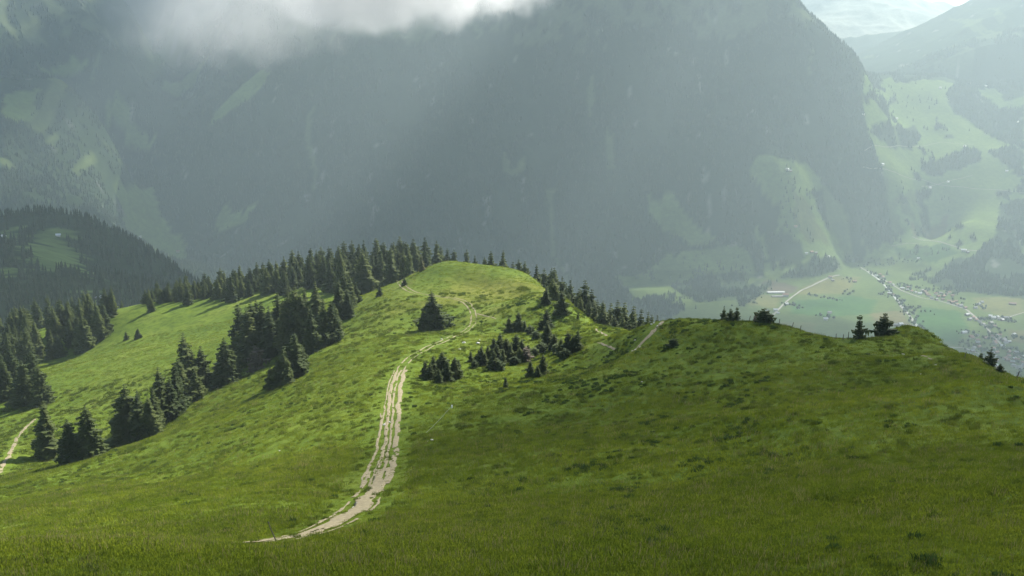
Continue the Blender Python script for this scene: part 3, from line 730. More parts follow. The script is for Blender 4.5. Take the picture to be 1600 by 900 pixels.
SKYL = [(u, v - 5) for u, v in SKYL]
scat(224, 725, 44, lambda u: 505 - 0.10 * max(0, u - 500), SKYL, (-3, 10), rw('skyline row'), RG, 1.2)
scat(228, 660, 36, lambda u: 482 - 0.12 * max(0, u - 450), SKYL, (4, 20), rw('middle row'), RG, 1.2)
scat(235, 640, 30, lambda u: 468 - 0.20 * max(0, u - 400), SKYL, (12, 30), rw('front row'), RG, 1.2)
scat(226, 400, 16, lambda u: 476, SKYL, (8, 24), rw('middle row'), RG, 1.25)
FT = [(742, 398), (757, 400), (767, 391), (785, 390), (811, 404), (819, 407), (839, 412), (860, 417), (867, 416), (877, 430), (892, 436), (905, 438), (915, 436), (927, 450), (937, 451), (945, 456), (952, 461), (967, 466), (975, 471), (987, 476), (1000, 481), (1010, 485), (1019, 490), (1030, 491)]
FG = 'spruces of the right flank wood'
def fw(row): return lambda u: 'spruce in the %s of the right flank wood %s' % (row, 'just right of the knoll' if u < 830 else 'at mid slope' if u < 930 else 'near its lower end')
def flankY(u): return float(np.interp(u, [740, 800, 860, 920, 980, 1030], [398, 405, 385, 330, 290, 262]))
for u, vt in FT: crest_tree(u, flankY(u), vt, T_(int(u)), fw('skyline row')(u), group=FG, wide=1.1, hmin=6)
scat(745, 1005, 20, lambda u: flankY(u) * 1.05, FT, (-2, 10), fw('back row'), FG, hmin=6, wide=1.1)
scat(868, 1012, 15, lambda u: flankY(u) * 0.965, FT, (14, 30), fw('front row'), FG, hmin=4, wide=1.1)
LW = 'spruce in the wood below the saddle at far left'; LG = 'spruces of the far left wood'
LPOLY = np.array([(-60, 520), (60, 500), (120, 488), (188, 486), (172, 512), (150, 545), (120, 568), (92, 566), (72, 590), (0, 604), (-60, 610)], float)
cnt = 0
while cnt < 50:
    u, v = random.uniform(-50, 190), random.uniform(486, 606)
    if not inpoly(LPOLY, np.array([u]), np.array([v]))[0]: continue
    p = hit(u, v)
    if p is None or p[1] > 700: continue
    tree('spruce_tree', p[0], p[1], random.uniform(12, 19), T_(cnt), 'spruce in the far left wood %s' % ('at the left picture edge' if u < 50 else 'in its middle' if u < 120 else 'along the saddle meadow'), LG, wide=random.uniform(0.95, 1.25)); cnt += 1
scat(0, 190, 16, lambda u: 545, [(0, 470), (100, 462), (140, 456), (190, 474)], (-6, 14), 'spruce on the upper skyline of the far left wood', LG)
for i, (u, vb, vt) in enumerate([(8, 626, 563), (40, 634, 564), (54, 626, 545), (67, 632, 571), (22, 606, 540)]):
    tree_at(u, vb, vt, T_(i), 'spruce in the five tree group above the far left footpath', group='spruces above the footpath', wide=1.15)
print('TREES', tree_count)

# ------------------------------------------------------------------ valley houses
def house_meshes(L, W, h, r):
    V = [(x, y, z) for x in (-L / 2, L / 2) for (y, z) in ((-W / 2, -2), (W / 2, -2), (W / 2, h), (0, h + r), (-W / 2, h))]
    Fw = [[0, 4, 3, 2, 1], [5, 6, 7, 8, 9], [0, 5, 9, 4], [1, 2, 7, 6]]
    wme = bpy.data.meshes.new('house'); wme.from_pydata(V, [], Fw); wme.update()
    o = 1.1; t = 0.5; q = r / (W / 2)
    Rv = []; Rf = []
    for s in (-1, 1):
        k = len(Rv)
        for x in (-L / 2 - o, L / 2 + o):
            Rv += [(x, 0, h + r + 0.05), (x, 0, h + r + 0.05 + t), (x, s * (W / 2 + o), h - q * o + 0.05), (x, s * (W / 2 + o), h - q * o + 0.05 + t)]
        Rf += [(k, k + 4, k + 6, k + 2), (k + 1, k + 3, k + 7, k + 5), (k + 2, k + 6, k + 7, k + 3), (k, k + 1, k + 5, k + 4), (k, k + 2, k + 3, k + 1), (k + 4, k + 5, k + 7, k + 6)]
    rme = bpy.data.meshes.new('roof'); rme.from_pydata(Rv, [], Rf); rme.update()
    wx = L / 2 + 0.04
    Wv = []; Wf = []
    for x in (-wx, wx):
        for y in (-W * .25, W * .25):
            for z in (1.2, 3.8):
                k = len(Wv); Wv += [(x, y - .7, z), (x, y + .7, z), (x, y + .7, z + 1.4), (x, y - .7, z + 1.4)]; Wf.append((k, k + 1, k + 2, k + 3))
    return wme, rme
HM = {}
def house(u, v, wall='timber', roof='rgrey', size=(13, 10, 5.5, 3.2), label='', group=None, name='house', rz=None, near=700.0, cat='house'):
    p = hit(u, v, near=near)
    if p is None: print('MISS house', u, v); return
    key = (size, wall, roof)
    if key not in HM:
        w, r = house_meshes(*size); w.materials.append(M[wall]); r.materials.append(M[roof]); HM[key] = (w, r)
    w, r = HM[key]
    o = link(name, w, loc=(p[0], p[1], float(H(*p))), rz=random.uniform(-0.5, 0.5) if rz is None else rz)
    tag(o, label, cat, group); link('roof', r, o)
BIG = (16, 12, 6.5, 3.6); MED = (13, 10, 5.5, 3.2); SML = (9, 7, 3.5, 2.4)
house(1212, 458, 'wall', 'rwhite', (75, 16, 5, 3.5), 'long white roofed barn at the left end of the valley road', name='barn', rz=0.05, cat='barn')
house(1214, 464, 'timber', 'rgrey', (50, 12, 4, 3), 'long grey roofed barn just below the white roofed barn', name='barn', rz=0.05, cat='barn')
house(1227, 463, 'wall', 'rred', (26, 16, 8, 5), 'large farmhouse between the long barns and the valley road', name='farmhouse')
house(1229, 476, 'wall', 'rwhite', MED, 'bright house on the valley road below the large farmhouse')
house(1212, 486, 'wall', 'rwhite', BIG, 'bright white house near the round shrub on the hilltop')
house(1216, 490, 'wall', 'rwhite', SML, 'small bright shed right beside the white house near the round shrub', name='shed', cat='shed')
house(1199, 487, 'wall', 'rgrey', MED, 'pale house just right of the round hilltop shrub')
house(1297, 434, 'wall', 'rred', BIG, 'farmhouse at the upper end of the straight valley road', name='farmhouse')
house(1301, 439, 'timber', 'rgrey', MED, 'dark shed beside the farmhouse at the upper end of the straight road', name='shed', cat='shed')
house(1335, 441, 'timber', 'rred', BIG, 'brown house standing alone among trees in the middle meadow')
house(1290, 500, 'wall', 'rwhite', BIG, 'bright farmhouse alone in the green field, lower of two', name='farmhouse')
house(1296, 490, 'wall', 'rgrey', BIG, 'grey farmhouse alone in the green field, upper of two', name='farmhouse')
house(1260, 397, 'wall', 'rwhite', MED, 'left bright house of the hamlet at the forest foot')
house(1268, 395, 'timber', 'rred', BIG, 'large brown house in the middle of the hamlet at the forest foot')
house(1275, 396, 'timber', 'rgrey', MED, 'right grey house of the hamlet at the forest foot')
house(1294, 402, 'wall', 'rwhite', MED, 'house with trees just right of the hamlet at the forest foot')
house(1230, 266, 'wall', 'rwhite', BIG, 'bright chalet on top of the shelf meadow', name='chalet', cat='chalet')
house(1235, 268, 'timber', 'rgrey', MED, 'dark hut just right of the bright chalet on the shelf meadow', name='hut', cat='hut')
house(1243, 355, 'timber', 'rred', MED, 'brown hut halfway down the shelf meadow', name='hut', cat='hut')
house(1379, 258, 'wall', 'rwhite', BIG, 'bright chalet beside the forest edge on the right pasture', name='chalet', cat='chalet')
for u, v, l in [(1469, 138, 'pale chalet in the middle of the topmost pasture'), (1516, 131, 'pale chalet above the dark wood on the topmost pasture'), (1540, 135, 'chalet right of the wood near the top of the pasture'), (1349, 180, 'chalet on the forest edge high on the pasture'),
                (1401, 186, 'lone chalet below the topmost pasture trees'), (1507, 229, 'chalet above the dark clump in the middle of the pastures'), (1573, 268, 'pale chalet near the right edge of the pastures'), (1481, 285, 'hut by the zigzag road across the pastures'),
                (1453, 294, 'hut among spruces in the lower pastures'), (1590, 191, 'chalet at the right edge inside the upper wood')]:
    house(u, v, 'wall', 'rwhite', MED, l, name='chalet', cat='chalet')
house(1506, 392, 'wall', 'rwhite', (24, 13, 6, 4), 'long pale farmhouse beside the big right hand wood', name='farmhouse')
house(1512, 395, 'timber', 'rgrey', MED, 'shed just right of the long pale farmhouse by the wood', name='shed', cat='shed')
house(1435, 405, 'wall', 'rwhite', MED, 'small pale house in the meadow left of the big wood')
house(1582, 476, 'timber', 'rred', (28, 15, 6, 4), 'large brown barn alone in the tan field at right', name='barn', cat='barn')
house(1506, 521, 'wall', 'rwhite', (18, 12, 6, 4), 'white roofed farmhouse left of the village centre', name='farmhouse')
house(1517, 527, 'timber', 'rred', MED, 'brown shed right below the white roofed farmhouse', name='shed', cat='shed')
house(1407, 508, 'wall', 'rwhite', BIG, 'pale house above the right end of the mound')
house(1400, 509, 'timber', 'rgrey', MED, 'dark house left of the pale one above the mound')
def many(lst, label, group, seed):
    r = random.Random(seed)
    for u, v in lst:
        w = 'wall' if r.random() < 0.6 else 'timber'; rf = r.choice(['rwhite', 'rgrey', 'rgrey', 'rred', 'rred'])
        lab = '%s %s roofed %s' % ('pale walled' if w == 'wall' else 'timber', {'rwhite': 'white', 'rgrey': 'grey', 'rred': 'brown'}[rf], label)
        house(u, v, w, rf, r.choice([BIG, MED, MED]), lab, group, rz=r.uniform(-0.7, 0.7))
many([(1369, 432), (1375, 430), (1379, 434), (1390, 443), (1395, 446), (1390, 460), (1397, 462)], 'house in the hamlet where the stream leaves the forest', 'houses of the stream hamlet', 1)
many([(1410, 452), (1417, 454), (1419, 450), (1424, 456), (1430, 458), (1437, 460), (1445, 457), (1451, 463), (1456, 467), (1462, 460), (1466, 464), (1470, 459), (1474, 464), (1478, 461), (1483, 458), (1488, 463), (1473, 469), (1463, 469), (1448, 460), (1441, 455)], 'house in the upper village below the wood', 'houses of the upper village', 2)
many([(1483, 472), (1488, 474), (1493, 472), (1495, 477), (1501, 479), (1508, 482), (1511, 493), (1515, 500), (1520, 497), (1525, 501), (1531, 504), (1536, 508), (1541, 511), (1524, 482), (1529, 476), (1534, 473)], 'house along the village street between both villages', 'houses along the village street', 3)
many([(1547, 495), (1552, 498), (1557, 497), (1562, 500), (1566, 501), (1572, 498), (1548, 506), (1554, 511)], 'house in the row along the side road at right', 'houses along the side road', 4)
r4 = random.Random(5); vill = []
while len(vill) < 60:
    u, v = r4.uniform(1518, 1625), r4.uniform(516, 578)
    if v < 516 + 0.25 * max(0, 1560 - u) or v < 520 + 0.2 * max(0, u - 1570): continue
    if all(abs(u - a) > 4.2 or abs(v - b) > 2.6 for a, b in vill): vill.append((u, v))
many(vill, 'house in the large village at the lower right', 'houses of the large village', 6)
for u, v, nr, sz, rf, l in [(5, 371, 700, (6, 5, 2.4, 1.6), 'rwhite', 'pale hut in the glade at the left edge of the wooded hill'), (91, 369, 700, (6, 5, 2.4, 1.6), 'rwhite', 'white hut at the top of the wooded hill glade'), (157, 468, 700, (6, 5, 2.4, 1.6), 'rgrey', 'pale hut at the foot of the wooded hill'),
                   (219, 371, 2600, MED, 'rwhite', 'pale chalet in the side valley right of the wooded hill'), (278, 394, 2600, BIG, 'rred', 'reddish chalet at the mouth of the side valley')]:
    house(u, v, 'wall', rf, sz, l, name='hut' if nr < 1000 else 'chalet', cat='hut' if nr < 1000 else 'chalet', near=nr)

# ------------------------------------------------------------------ valley roads, stream and valley trees
def far_ribbon(px, w, lift=1.6):
    L = smooth_line(px, 8.0, near=900.0); d = np.gradient(L, axis=0); d /= np.linalg.norm(d, axis=1)[:, None] + 1e-9
    nrm = np.stack([-d[:, 1], d[:, 0]], 1)
    V = np.stack([np.concatenate([(L + nrm * s * w / 2), H(*(L + nrm * s * w / 2).T)[:, None] + lift], 1) for s in (-1, 0, 1)], 1).reshape(-1, 3)
    return (V, grid_faces(len(L), 3)), L
ROADS = [([(1190, 512), (1200, 500), (1212, 489), (1226, 474), (1238, 464), (1252, 454), (1276, 443), (1298, 433), (1312, 430)], 7), ([(1345, 418), (1365, 428), (1392, 444), (1410, 455), (1440, 466), (1470, 471), (1492, 478), (1510, 484), (1522, 494), (1535, 506), (1548, 520), (1565, 540), (1600, 562)], 7),
         ([(1480, 543), (1508, 544), (1518, 549), (1530, 553)], 8), ([(1425, 370), (1452, 376), (1480, 382), (1506, 391), (1532, 393)], 6), ([(1392, 385), (1420, 380), (1460, 376)], 2.5), ([(1566, 500), (1582, 494), (1605, 487)], 6),
         ([(1345, 262), (1400, 270), (1440, 280), (1500, 292), (1540, 296), (1600, 302)], 2.5), ([(1440, 292), (1480, 284), (1520, 274)], 2.2), ([(1350, 236), (1400, 228), (1470, 222), (1520, 226)], 2.2), ([(1402, 468), (1406, 478), (1416, 488), (1424, 497), (1428, 506)], 7), ([(1405, 506), (1425, 508), (1445, 516)], 6)]
rp = []; 
for px, w in ROADS: rp.append(far_ribbon(px, w)[0])
tag(link('road', fast_mesh('road', *joined(rp), [M['road']])), 'pale country roads crossing the valley', kind='structure')
st, SL = far_ribbon([(1352, 422), (1372, 436), (1388, 452), (1402, 470), (1414, 484), (1426, 500), (1436, 514)], 9, 1.0)
tag(link('stream', fast_mesh('stream', *st, [M['water']])), 'stream running through the valley meadows', kind='structure')
VX, VY = [], []
def along(px, n, spread):
    L = smooth_line(px, 10.0, near=900.0)
    for _ in range(n):
        p = L[random.randrange(len(L))]; VX.append(p[0] + random.gauss(0, spread)); VY.append(p[1] + random.gauss(0, spread))
def clump(u, v, n, spread):
    p = hit(u, v, near=900.0)
    if p is None: return
    for _ in range(n): VX.append(p[0] + random.gauss(0, spread)); VY.append(p[1] + random.gauss(0, spread * 1.5))
along([(1352, 420), (1372, 434), (1390, 452), (1408, 474), (1420, 488), (1438, 516), (1446, 522)], 130, 11)
along([(1262, 460), (1290, 466), (1318, 470)], 26, 10); along([(1158, 470), (1190, 476)], 10, 6); along([(1330, 402), (1400, 408), (1440, 406)], 60, 18); along([(1140, 480), (1170, 470), (1200, 452)], 30, 14)
for q in [(1236, 478, 16, 22), (1330, 440, 10, 22), (1326, 458, 8, 18), (1292, 494, 10, 20), (1426, 482, 20, 26), (1448, 488, 5, 16), (1384, 462, 8, 16), (1505, 520, 8, 14), (1512, 540, 14, 20), (1545, 528, 30, 26), (1548, 512, 20, 22), (1575, 548, 26, 28), (1530, 545, 24, 24), (1600, 560, 26, 30), (1538, 498, 16, 16), (1575, 500, 18, 14), (1590, 530, 14, 24), (1440, 452, 26, 36), (1470, 455, 20, 36), (1415, 446, 14, 26), (1500, 470, 10, 22), (1530, 478, 10, 14), (1560, 580, 20, 30)]: clump(*q)
T, F = blob_template(8); VX = np.array(VX); VY = np.array(VY); h_ = rng.uniform(5, 13, len(VX))
wood('valley_trees', 'dark broadleaf trees dotted among the valley houses and along the stream', VX, VY, h_, h_ * rng.uniform(.38, .6, len(VX)), T, F, M['broad'])
VX, VY = [], []
for q in [(1245, 290, 14, 30), (1232, 300, 10, 24), (1260, 300, 10, 26), (1225, 340, 16, 30), (1236, 352, 10, 24), (1265, 372, 4, 10), (1400, 150, 20, 60), (1440, 150, 10, 40), (1432, 118, 20, 40), (1462, 160, 5, 14), (1478, 322, 5, 12), (1410, 310, 12, 22), (1455, 240, 4, 12), (1450, 205, 4, 14), (1410, 112, 14, 50), (1360, 130, 16, 50), (1495, 152, 10, 30), (1428, 395, 6, 14), (1460, 398, 5, 14), (1420, 350, 6, 12), (1010, 430, 26, 30), (1050, 466, 36, 30), (1060, 480, 24, 26), (1020, 420, 10, 24), (1110, 440, 60, 60), (1080, 415, 24, 40), (1150, 430, 40, 40)]: clump(*q)
T, F = cone_template(6, 2, 9); VX = np.array(VX); VY = np.array(VY); h_ = rng.uniform(12, 24, len(VX))
wood('pasture_trees', 'scattered spruces on the far pastures', VX, VY, h_, h_ * rng.uniform(.2, .3, len(VX)), T, F, M['wood'])

# ------------------------------------------------------------------ fence posts, pole, pipe, stones
def tube_mesh(name, pts, rads, m, n=8):
    V = []; F = []
    for p, q in zip(pts, rads):
        for i in range(n): V.append((p[0] + q * math.cos(6.283 * i / n), p[1] + q * math.sin(6.283 * i / n), p[2]))
    for k in range(len(pts) - 1):
        for i in range(n): F.append((k * n + i, k * n + (i + 1) % n, (k + 1) * n + (i + 1) % n, (k + 1) * n + i))
    k = (len(pts) - 1) * n; c = len(V); V.append((pts[-1][0], pts[-1][1], pts[-1][2] + rads[-1] * .3))
    for i in range(n): F.append((k + i, k + (i + 1) % n, c, c))
    me = bpy.data.meshes.new(name); me.from_pydata(V, [], [f if f[2] != f[3] else f[:3] for f in F]); me.materials.append(m); me.update(); return me
POST = tube_mesh('post', [(0, 0, -0.3), (0.01, 0, 0.4), (0, 0.01, 0.95), (0, 0, 1.0)], [0.06, 0.055, 0.05, 0.03], M['postw'])
def post(u, vb, vt, lean, label):
    p = hit_hill(u, vb)
    if p is None or p[1] > 400: print('MISS post', u, vb); return
    h = dist_h(*p, vb - vt)
    o = link('fence_post', POST, loc=(p[0], p[1], float(H(*p)))); o.scale = (1.15, 1.15, h); o.rotation_euler = (0, R(lean), 0)
    tag(o, label, 'fence post', 'wooden fence posts on the right hill')
for i, (u, vb, vt, lean, l) in enumerate([
    (1170, 503, 493, 12, 'leaning fence post left of the bare hilltop shrub'), (1204, 506, 489, 0, 'fence post touching the right side of the round hilltop shrub'), (1217, 508, 498, 5, 'first fence post right of the round hilltop shrub'), (1237, 512, 502, 14, 'second and most tilted fence post right of the round hilltop shrub'), (1250, 515, 506, 8, 'third fence post right of the round hilltop shrub'),
    (1306, 530, 521, 0, 'leftmost short post before the slim pale spruce'), (1317, 531, 522, 3, 'middle short post before the slim pale spruce'), (1325, 531, 518, 2, 'tallest post just left of the slim pale spruce'), (1507, 560, 549, 10, 'leaning dark post between the mound and the skyline spruce'), (1588, 575, 561, 14, 'leaning post at the right edge above the village')]):
    post(u, vb, vt, lean, l)
p = hit(433, 851); hp = dist_h(*p, 39)
POLE = tube_mesh('pole', [(0, 0, -0.3), (0.02, 0.0, 0.35 * hp), (-0.02, 0, 0.75 * hp), (0.0, 0, hp)], [0.045, 0.04, 0.034, 0.028], M['postw'])
o = link('marker_pole', POLE, loc=(p[0], p[1], float(H(*p)))); o.rotation_euler = (0, R(-17), 0)
kn = tube_mesh('cap', [(0, 0, hp - 0.06), (0, 0, hp + 0.02), (0, 0, hp + 0.05)], [0.05, 0.055, 0.03], M['postw']); link('cap', kn, o)
tag(o, 'thin dark pole leaning left beside the lower end of the track', 'pole')
# pipe lying on the slope
a, b = hit(666, 681), hit(706, 640)
n = 24; PV = []; PF = []
for i in range(n):
    f = i / (n - 1); x = a[0] + (b[0] - a[0]) * f; y = a[1] + (b[1] - a[1]) * f; z = float(H(x, y)) + 0.55
    for j in range(6):
        an = 6.283 * j / 6; PV.append((x + 0.03 * math.cos(an), y, z + 0.03 * math.sin(an)))
    if i: PF += [((i - 1) * 6 + j, (i - 1) * 6 + (j + 1) % 6, i * 6 + (j + 1) % 6, i * 6 + j) for j in range(6)]
pm = bpy.data.meshes.new('pipe'); pm.from_pydata(PV, [], PF); pm.materials.append(M['pipe']); pm.update()
o = link('water_pipe', pm); tag(o, 'thin grey pipe running down the slope right of the track', 'pipe')
cap = tube_mesh('end_cap', [(0, 0, -0.2), (0, 0, 0.25), (0, 0, 0.3)], [0.13, 0.13, 0.08], M['white']); c = link('end_cap', cap, o, loc=(b[0], b[1], float(H(*b)) + 0.55))
def rock_mesh(seed):
    r = np.random.default_rng(seed)
    import bmesh
    bm = bmesh.new(); bmesh.ops.create_icosphere(bm, subdivisions=2, radius=1.0)
    q = [Vector(r.normal(size=3)).normalized() for _ in range(9)]; dq = [0.55 + 0.35 * r.random() for _ in q]
    for v in bm.verts:
        for nq, dd in zip(q, dq):
            s = v.co.dot(nq)
            if s > dd: v.co -= nq * (s - dd)
        v.co.z *= 0.6
    me = bpy.data.meshes.new('rock'); bm.to_mesh(me); bm.free(); me.materials.append(M['stone']); return me
ROCKS = [rock_mesh(i) for i in range(4)]
def rock(u, v, w, label, group=None):
    p = hit_hill(u, v)
    if p is None or p[1] > 500: print('MISS rock', u, v); return
    s = dist_h(*p, w) / 2
    o = link('rock', ROCKS[int(u) % 4], loc=(p[0], p[1], float(H(*p)) + 0.1 * s), rz=random.uniform(0, 6)); o.scale = (s, s * random.uniform(.6, 1), s * random.uniform(.7, 1.1))
    tag(o, label, 'rock', group)
rock(675, 688, 7, 'brightest white rock below the lower end of the pipe'); rock(668, 690, 4, 'smaller rock left of the white rock below the pipe')
rock(690, 530, 4, 'lone white rock beside the upper track'); rock(725, 536, 7, 'pale rock left of the thicket below the ridge'); rock(747, 537, 8, 'largest pale rock at the top of the thicket'); rock(749, 532, 5, 'small pointed rock on top of the largest thicket rock')
rock(718, 546, 5, 'flat pale rock between the upper track and the thicket'); rock(767, 545, 5, 'pale rock hidden among the thicket spruces')
rock(1003, 597, 5, 'pale stone on the open slope below the footpath'); rock(1462, 571, 6, 'pale flat stone below the mound on the right slope'); rock(1411, 554, 6, 'pale flat stone at the foot of the mound'); rock(1440, 585, 5, 'pale stone on the right slope under the mound stones')
rock(601, 664, 7, 'pale boulder at the left edge of the track bulge'); rock(609, 660, 5, 'small stone inside the track bulge'); rock(558, 787, 6, 'pale stone on the outer edge of the track bend'); rock(552, 793, 5, 'second pale stone on the outer edge of the track bend')
rock(437, 705, 4, 'white stone alone on the sunlit left slope'); rock(338, 826, 3, 'white stone in the hollow before the dark brow'); rock(365, 821, 3, 'right white stone in the hollow before the dark brow'); rock(690, 758, 3, 'white stone on the dark slope right of the track'); rock(778, 811, 3, 'white stone low on the dark slope'); rock(958, 770, 3, 'pale stone in the middle of the dark slope')
for i, (u, v) in enumerate([(988, 549), (993, 547), (1000, 543), (1027, 510), (1031, 506), (1018, 507), (1022, 505), (992, 532)]):
    rock(u, v, 4.5, 'pale stone along the footpath up the right hill', 'stones along the footpath')

# ------------------------------------------------------------------ grass
def blades(name, n, rad, h0, h1, w, seed, m, lean=0.35, seg=1):
    r = np.random.default_rng(seed); V = []; F = []
    for i in range(n):
        a = r.random() * 6.283; q = rad * math.sqrt(r.random()); x, y = q * math.cos(a), q * math.sin(a)
        b = r.random() * 6.283; h = h0 + (h1 - h0) * r.random(); wx, wy = w * math.cos(b), w * math.sin(b)
        lx, ly = lean * h * (r.random() - .5) * 2, lean * h * (r.random() - .5) * 2
        k = len(V)
        V += [(x - wx, y - wy, -0.05), (x + wx, y + wy, -0.05), (x + lx * .4 + wx * .8, y + ly * .4 + wy * .8, h * .6), (x + lx * .4 - wx * .8, y + ly * .4 - wy * .8, h * .6), (x + lx, y + ly, h)]
        F += [(k, k + 1, k + 2), (k, k + 2, k + 3), (k + 3, k + 2, k + 4)]
    me = fast_mesh(name, np.array(V), np.array(F), [m]); o = bpy.data.objects.new(name, me); return o
def instancer(name, pts, scl, rot, var, sources, label, m=None):
    me = bpy.data.meshes.new(name); me.vertices.add(len(pts)); me.vertices.foreach_set('co', np.asarray(pts, np.float32).ravel())
    for nm, ty, arr in (('scl', 'FLOAT', scl), ('rotz', 'FLOAT', rot), ('var', 'INT', var)):
        at = me.attributes.new(nm, ty, 'POINT'); at.data.foreach_set('value', arr)
    me.update()
    o = link(name, me); tag(o, label, kind='stuff')
    ng = bpy.data.node_groups.new(name, 'GeometryNodeTree')
    ng.interface.new_socket('Geometry', in_out='INPUT', socket_type='NodeSocketGeometry'); ng.interface.new_socket('Geometry', in_out='OUTPUT', socket_type='NodeSocketGeometry')
    gi = ng.nodes.new('NodeGroupInput'); go = ng.nodes.new('NodeGroupOutput'); jn = ng.nodes.new('GeometryNodeJoinGeometry')
    def named(n, t):
        a = ng.nodes.new('GeometryNodeInputNamedAttribute'); a.data_type = t; a.inputs[0].default_value = n; return a.outputs[0]
    cx = ng.nodes.new('ShaderNodeCombineXYZ'); ng.links.new(named('rotz', 'FLOAT'), cx.inputs[2]); sc = named('scl', 'FLOAT'); vr = named('var', 'INT')
    for i, so in enumerate(sources):
        oi = ng.nodes.new('GeometryNodeObjectInfo'); oi.inputs[0].default_value = so; oi.inputs['As Instance'].default_value = True
        ip = ng.nodes.new('GeometryNodeInstanceOnPoints'); cm = ng.nodes.new('FunctionNodeCompare'); cm.data_type = 'INT'; cm.operation = 'EQUAL'
        ng.links.new(vr, cm.inputs[2]); cm.inputs[3].default_value = i
        ng.links.new(gi.outputs[0], ip.inputs['Points']); ng.links.new(oi.outputs['Geometry'], ip.inputs['Instance']); ng.links.new(cm.outputs[0], ip.inputs['Selection'])
        ng.links.new(cx.outputs[0], ip.inputs['Rotation']); ng.links.new(sc, ip.inputs['Scale']); ng.links.new(ip.outputs[0], jn.inputs[0])
    ng.links.new(jn.outputs[0], go.inputs[0])
    md = o.modifiers.new('scatter', 'NODES'); md.node_group = ng
    return o
from mathutils.kdtree import KDTree
kd = KDTree(len(RUTS))
for i, q in enumerate(RUTS): kd.insert((q[0], q[1], 0), i)
kd.balance()
def visible_pts(n, y0, y1):
    Y = np.sqrt(rng.uniform(y0 * y0, y1 * y1, n)); X = Y * rng.uniform(-0.66, 0.66, n)
    k = (X > NX0 + 5) & (X < NX1 - 5); return X[k], Y[k]
def rut_gap(X, Y):
    out = np.empty(len(X))
    for i, (x, y) in enumerate(zip(X, Y)):
        _, j, d = kd.find((x, y, 0)); out[i] = d - RUTS[j][2] * 0.5
    return out
def off_track(X, Y, far):
    return np.array([kd.find((x, y, 0))[2] > far for x, y in zip(X, Y)])
gs = [blades('grass_patch', 50, 0.64, 0.05, 0.17, 0.019, 200 + i, M['grass'], 0.9) for i in range(3)] + [blades('stalk_patch', 16, 0.6, 0.25, 0.5, 0.010, 210, M['straw'])]
GX, GY, GS = [], [], []
for n, y0, y1, s in ((46000, 24, 75, 0.9), (34000, 75, 140, 1.15), (46000, 140, 260, 1.2), (30000, 260, 420, 1.5)):
    X, Y = visible_pts(n, y0, y1); k = rut_gap(X, Y); X, Y, dd = X[k > 0.28], Y[k > 0.28], k[k > 0.28]; GX.append(X); GY.append(Y); GS.append(s * rng.uniform(0.6, 1.25, len(X)) * np.where(dd < 2.2, 0.45, 1.0))
GX, GY, GS = map(np.concatenate, (GX, GY, GS))
GS = GS * (0.65 + 0.7 * fbm(GX / 9, GY / 9, 121, 3))
var = rng.integers(0, 3, len(GX)); var[(rng.random(len(GX)) < 0.06)] = 3
instancer('grass', np.stack([GX, GY, H(GX, GY)], 1), GS, rng.random(len(GX)) * 6.28, var, gs, 'alpine grass covering the hill')
ts = [blades('leaf_clump', 90, 0.55, 0.12, 0.48, 0.045, 300 + i, M['tuft'], 0.6) for i in range(3)]
X, Y = visible_pts(60000, 26, 300)
d = fbm(X / 4.0, Y / 6.0, 131, 3); big = fbm(X / 34, Y / 34, 135, 3)
right = sstep(-22, 8, X - (Y - 60) * 0.02)
prob = np.clip((d - 0.50) * 2.6, 0, 1) * np.clip((big - 0.38) * 5.5, 0.05, 1) * (0.14 + 0.86 * right)
k = rng.random(len(X)) < prob * 1.5; X, Y = X[k], Y[k]; k = off_track(X, Y, 1.8); X, Y = X[k], Y[k]
print('TUFTS', len(X), 'GRASS', len(GX))
instancer('leaf_clumps', np.stack([X, Y, H(X, Y)], 1), rng.uniform(0.35, 1.0, len(X)) * (0.75 + Y / 700), rng.random(len(X)) * 6.28, rng.integers(0, 3, len(X)), ts, 'dark leafy clumps scattered over the slopes')

us = [blades('tussock', 60, 0.42, 0.12, 0.42, 0.022, 320 + i, M['tussock'], 0.8) for i in range(3)]
X, Y = visible_pts(70000, 26, 330); d = fbm(X / 3.2, Y / 4.5, 141, 3)
k = (rng.random(len(X)) < np.clip((d - 0.42) * 2.2, 0, 1)); X, Y = X[k], Y[k]; k = rut_gap(X, Y) > 0.5; X, Y = X[k], Y[k]
instancer('grass_tussocks', np.stack([X, Y, H(X, Y)], 1), rng.uniform(0.4, 1.1, len(X)) * (0.75 + Y / 300), rng.random(len(X)) * 6.28, rng.integers(0, 3, len(X)), us, 'rough grass tussocks all over the slopes')

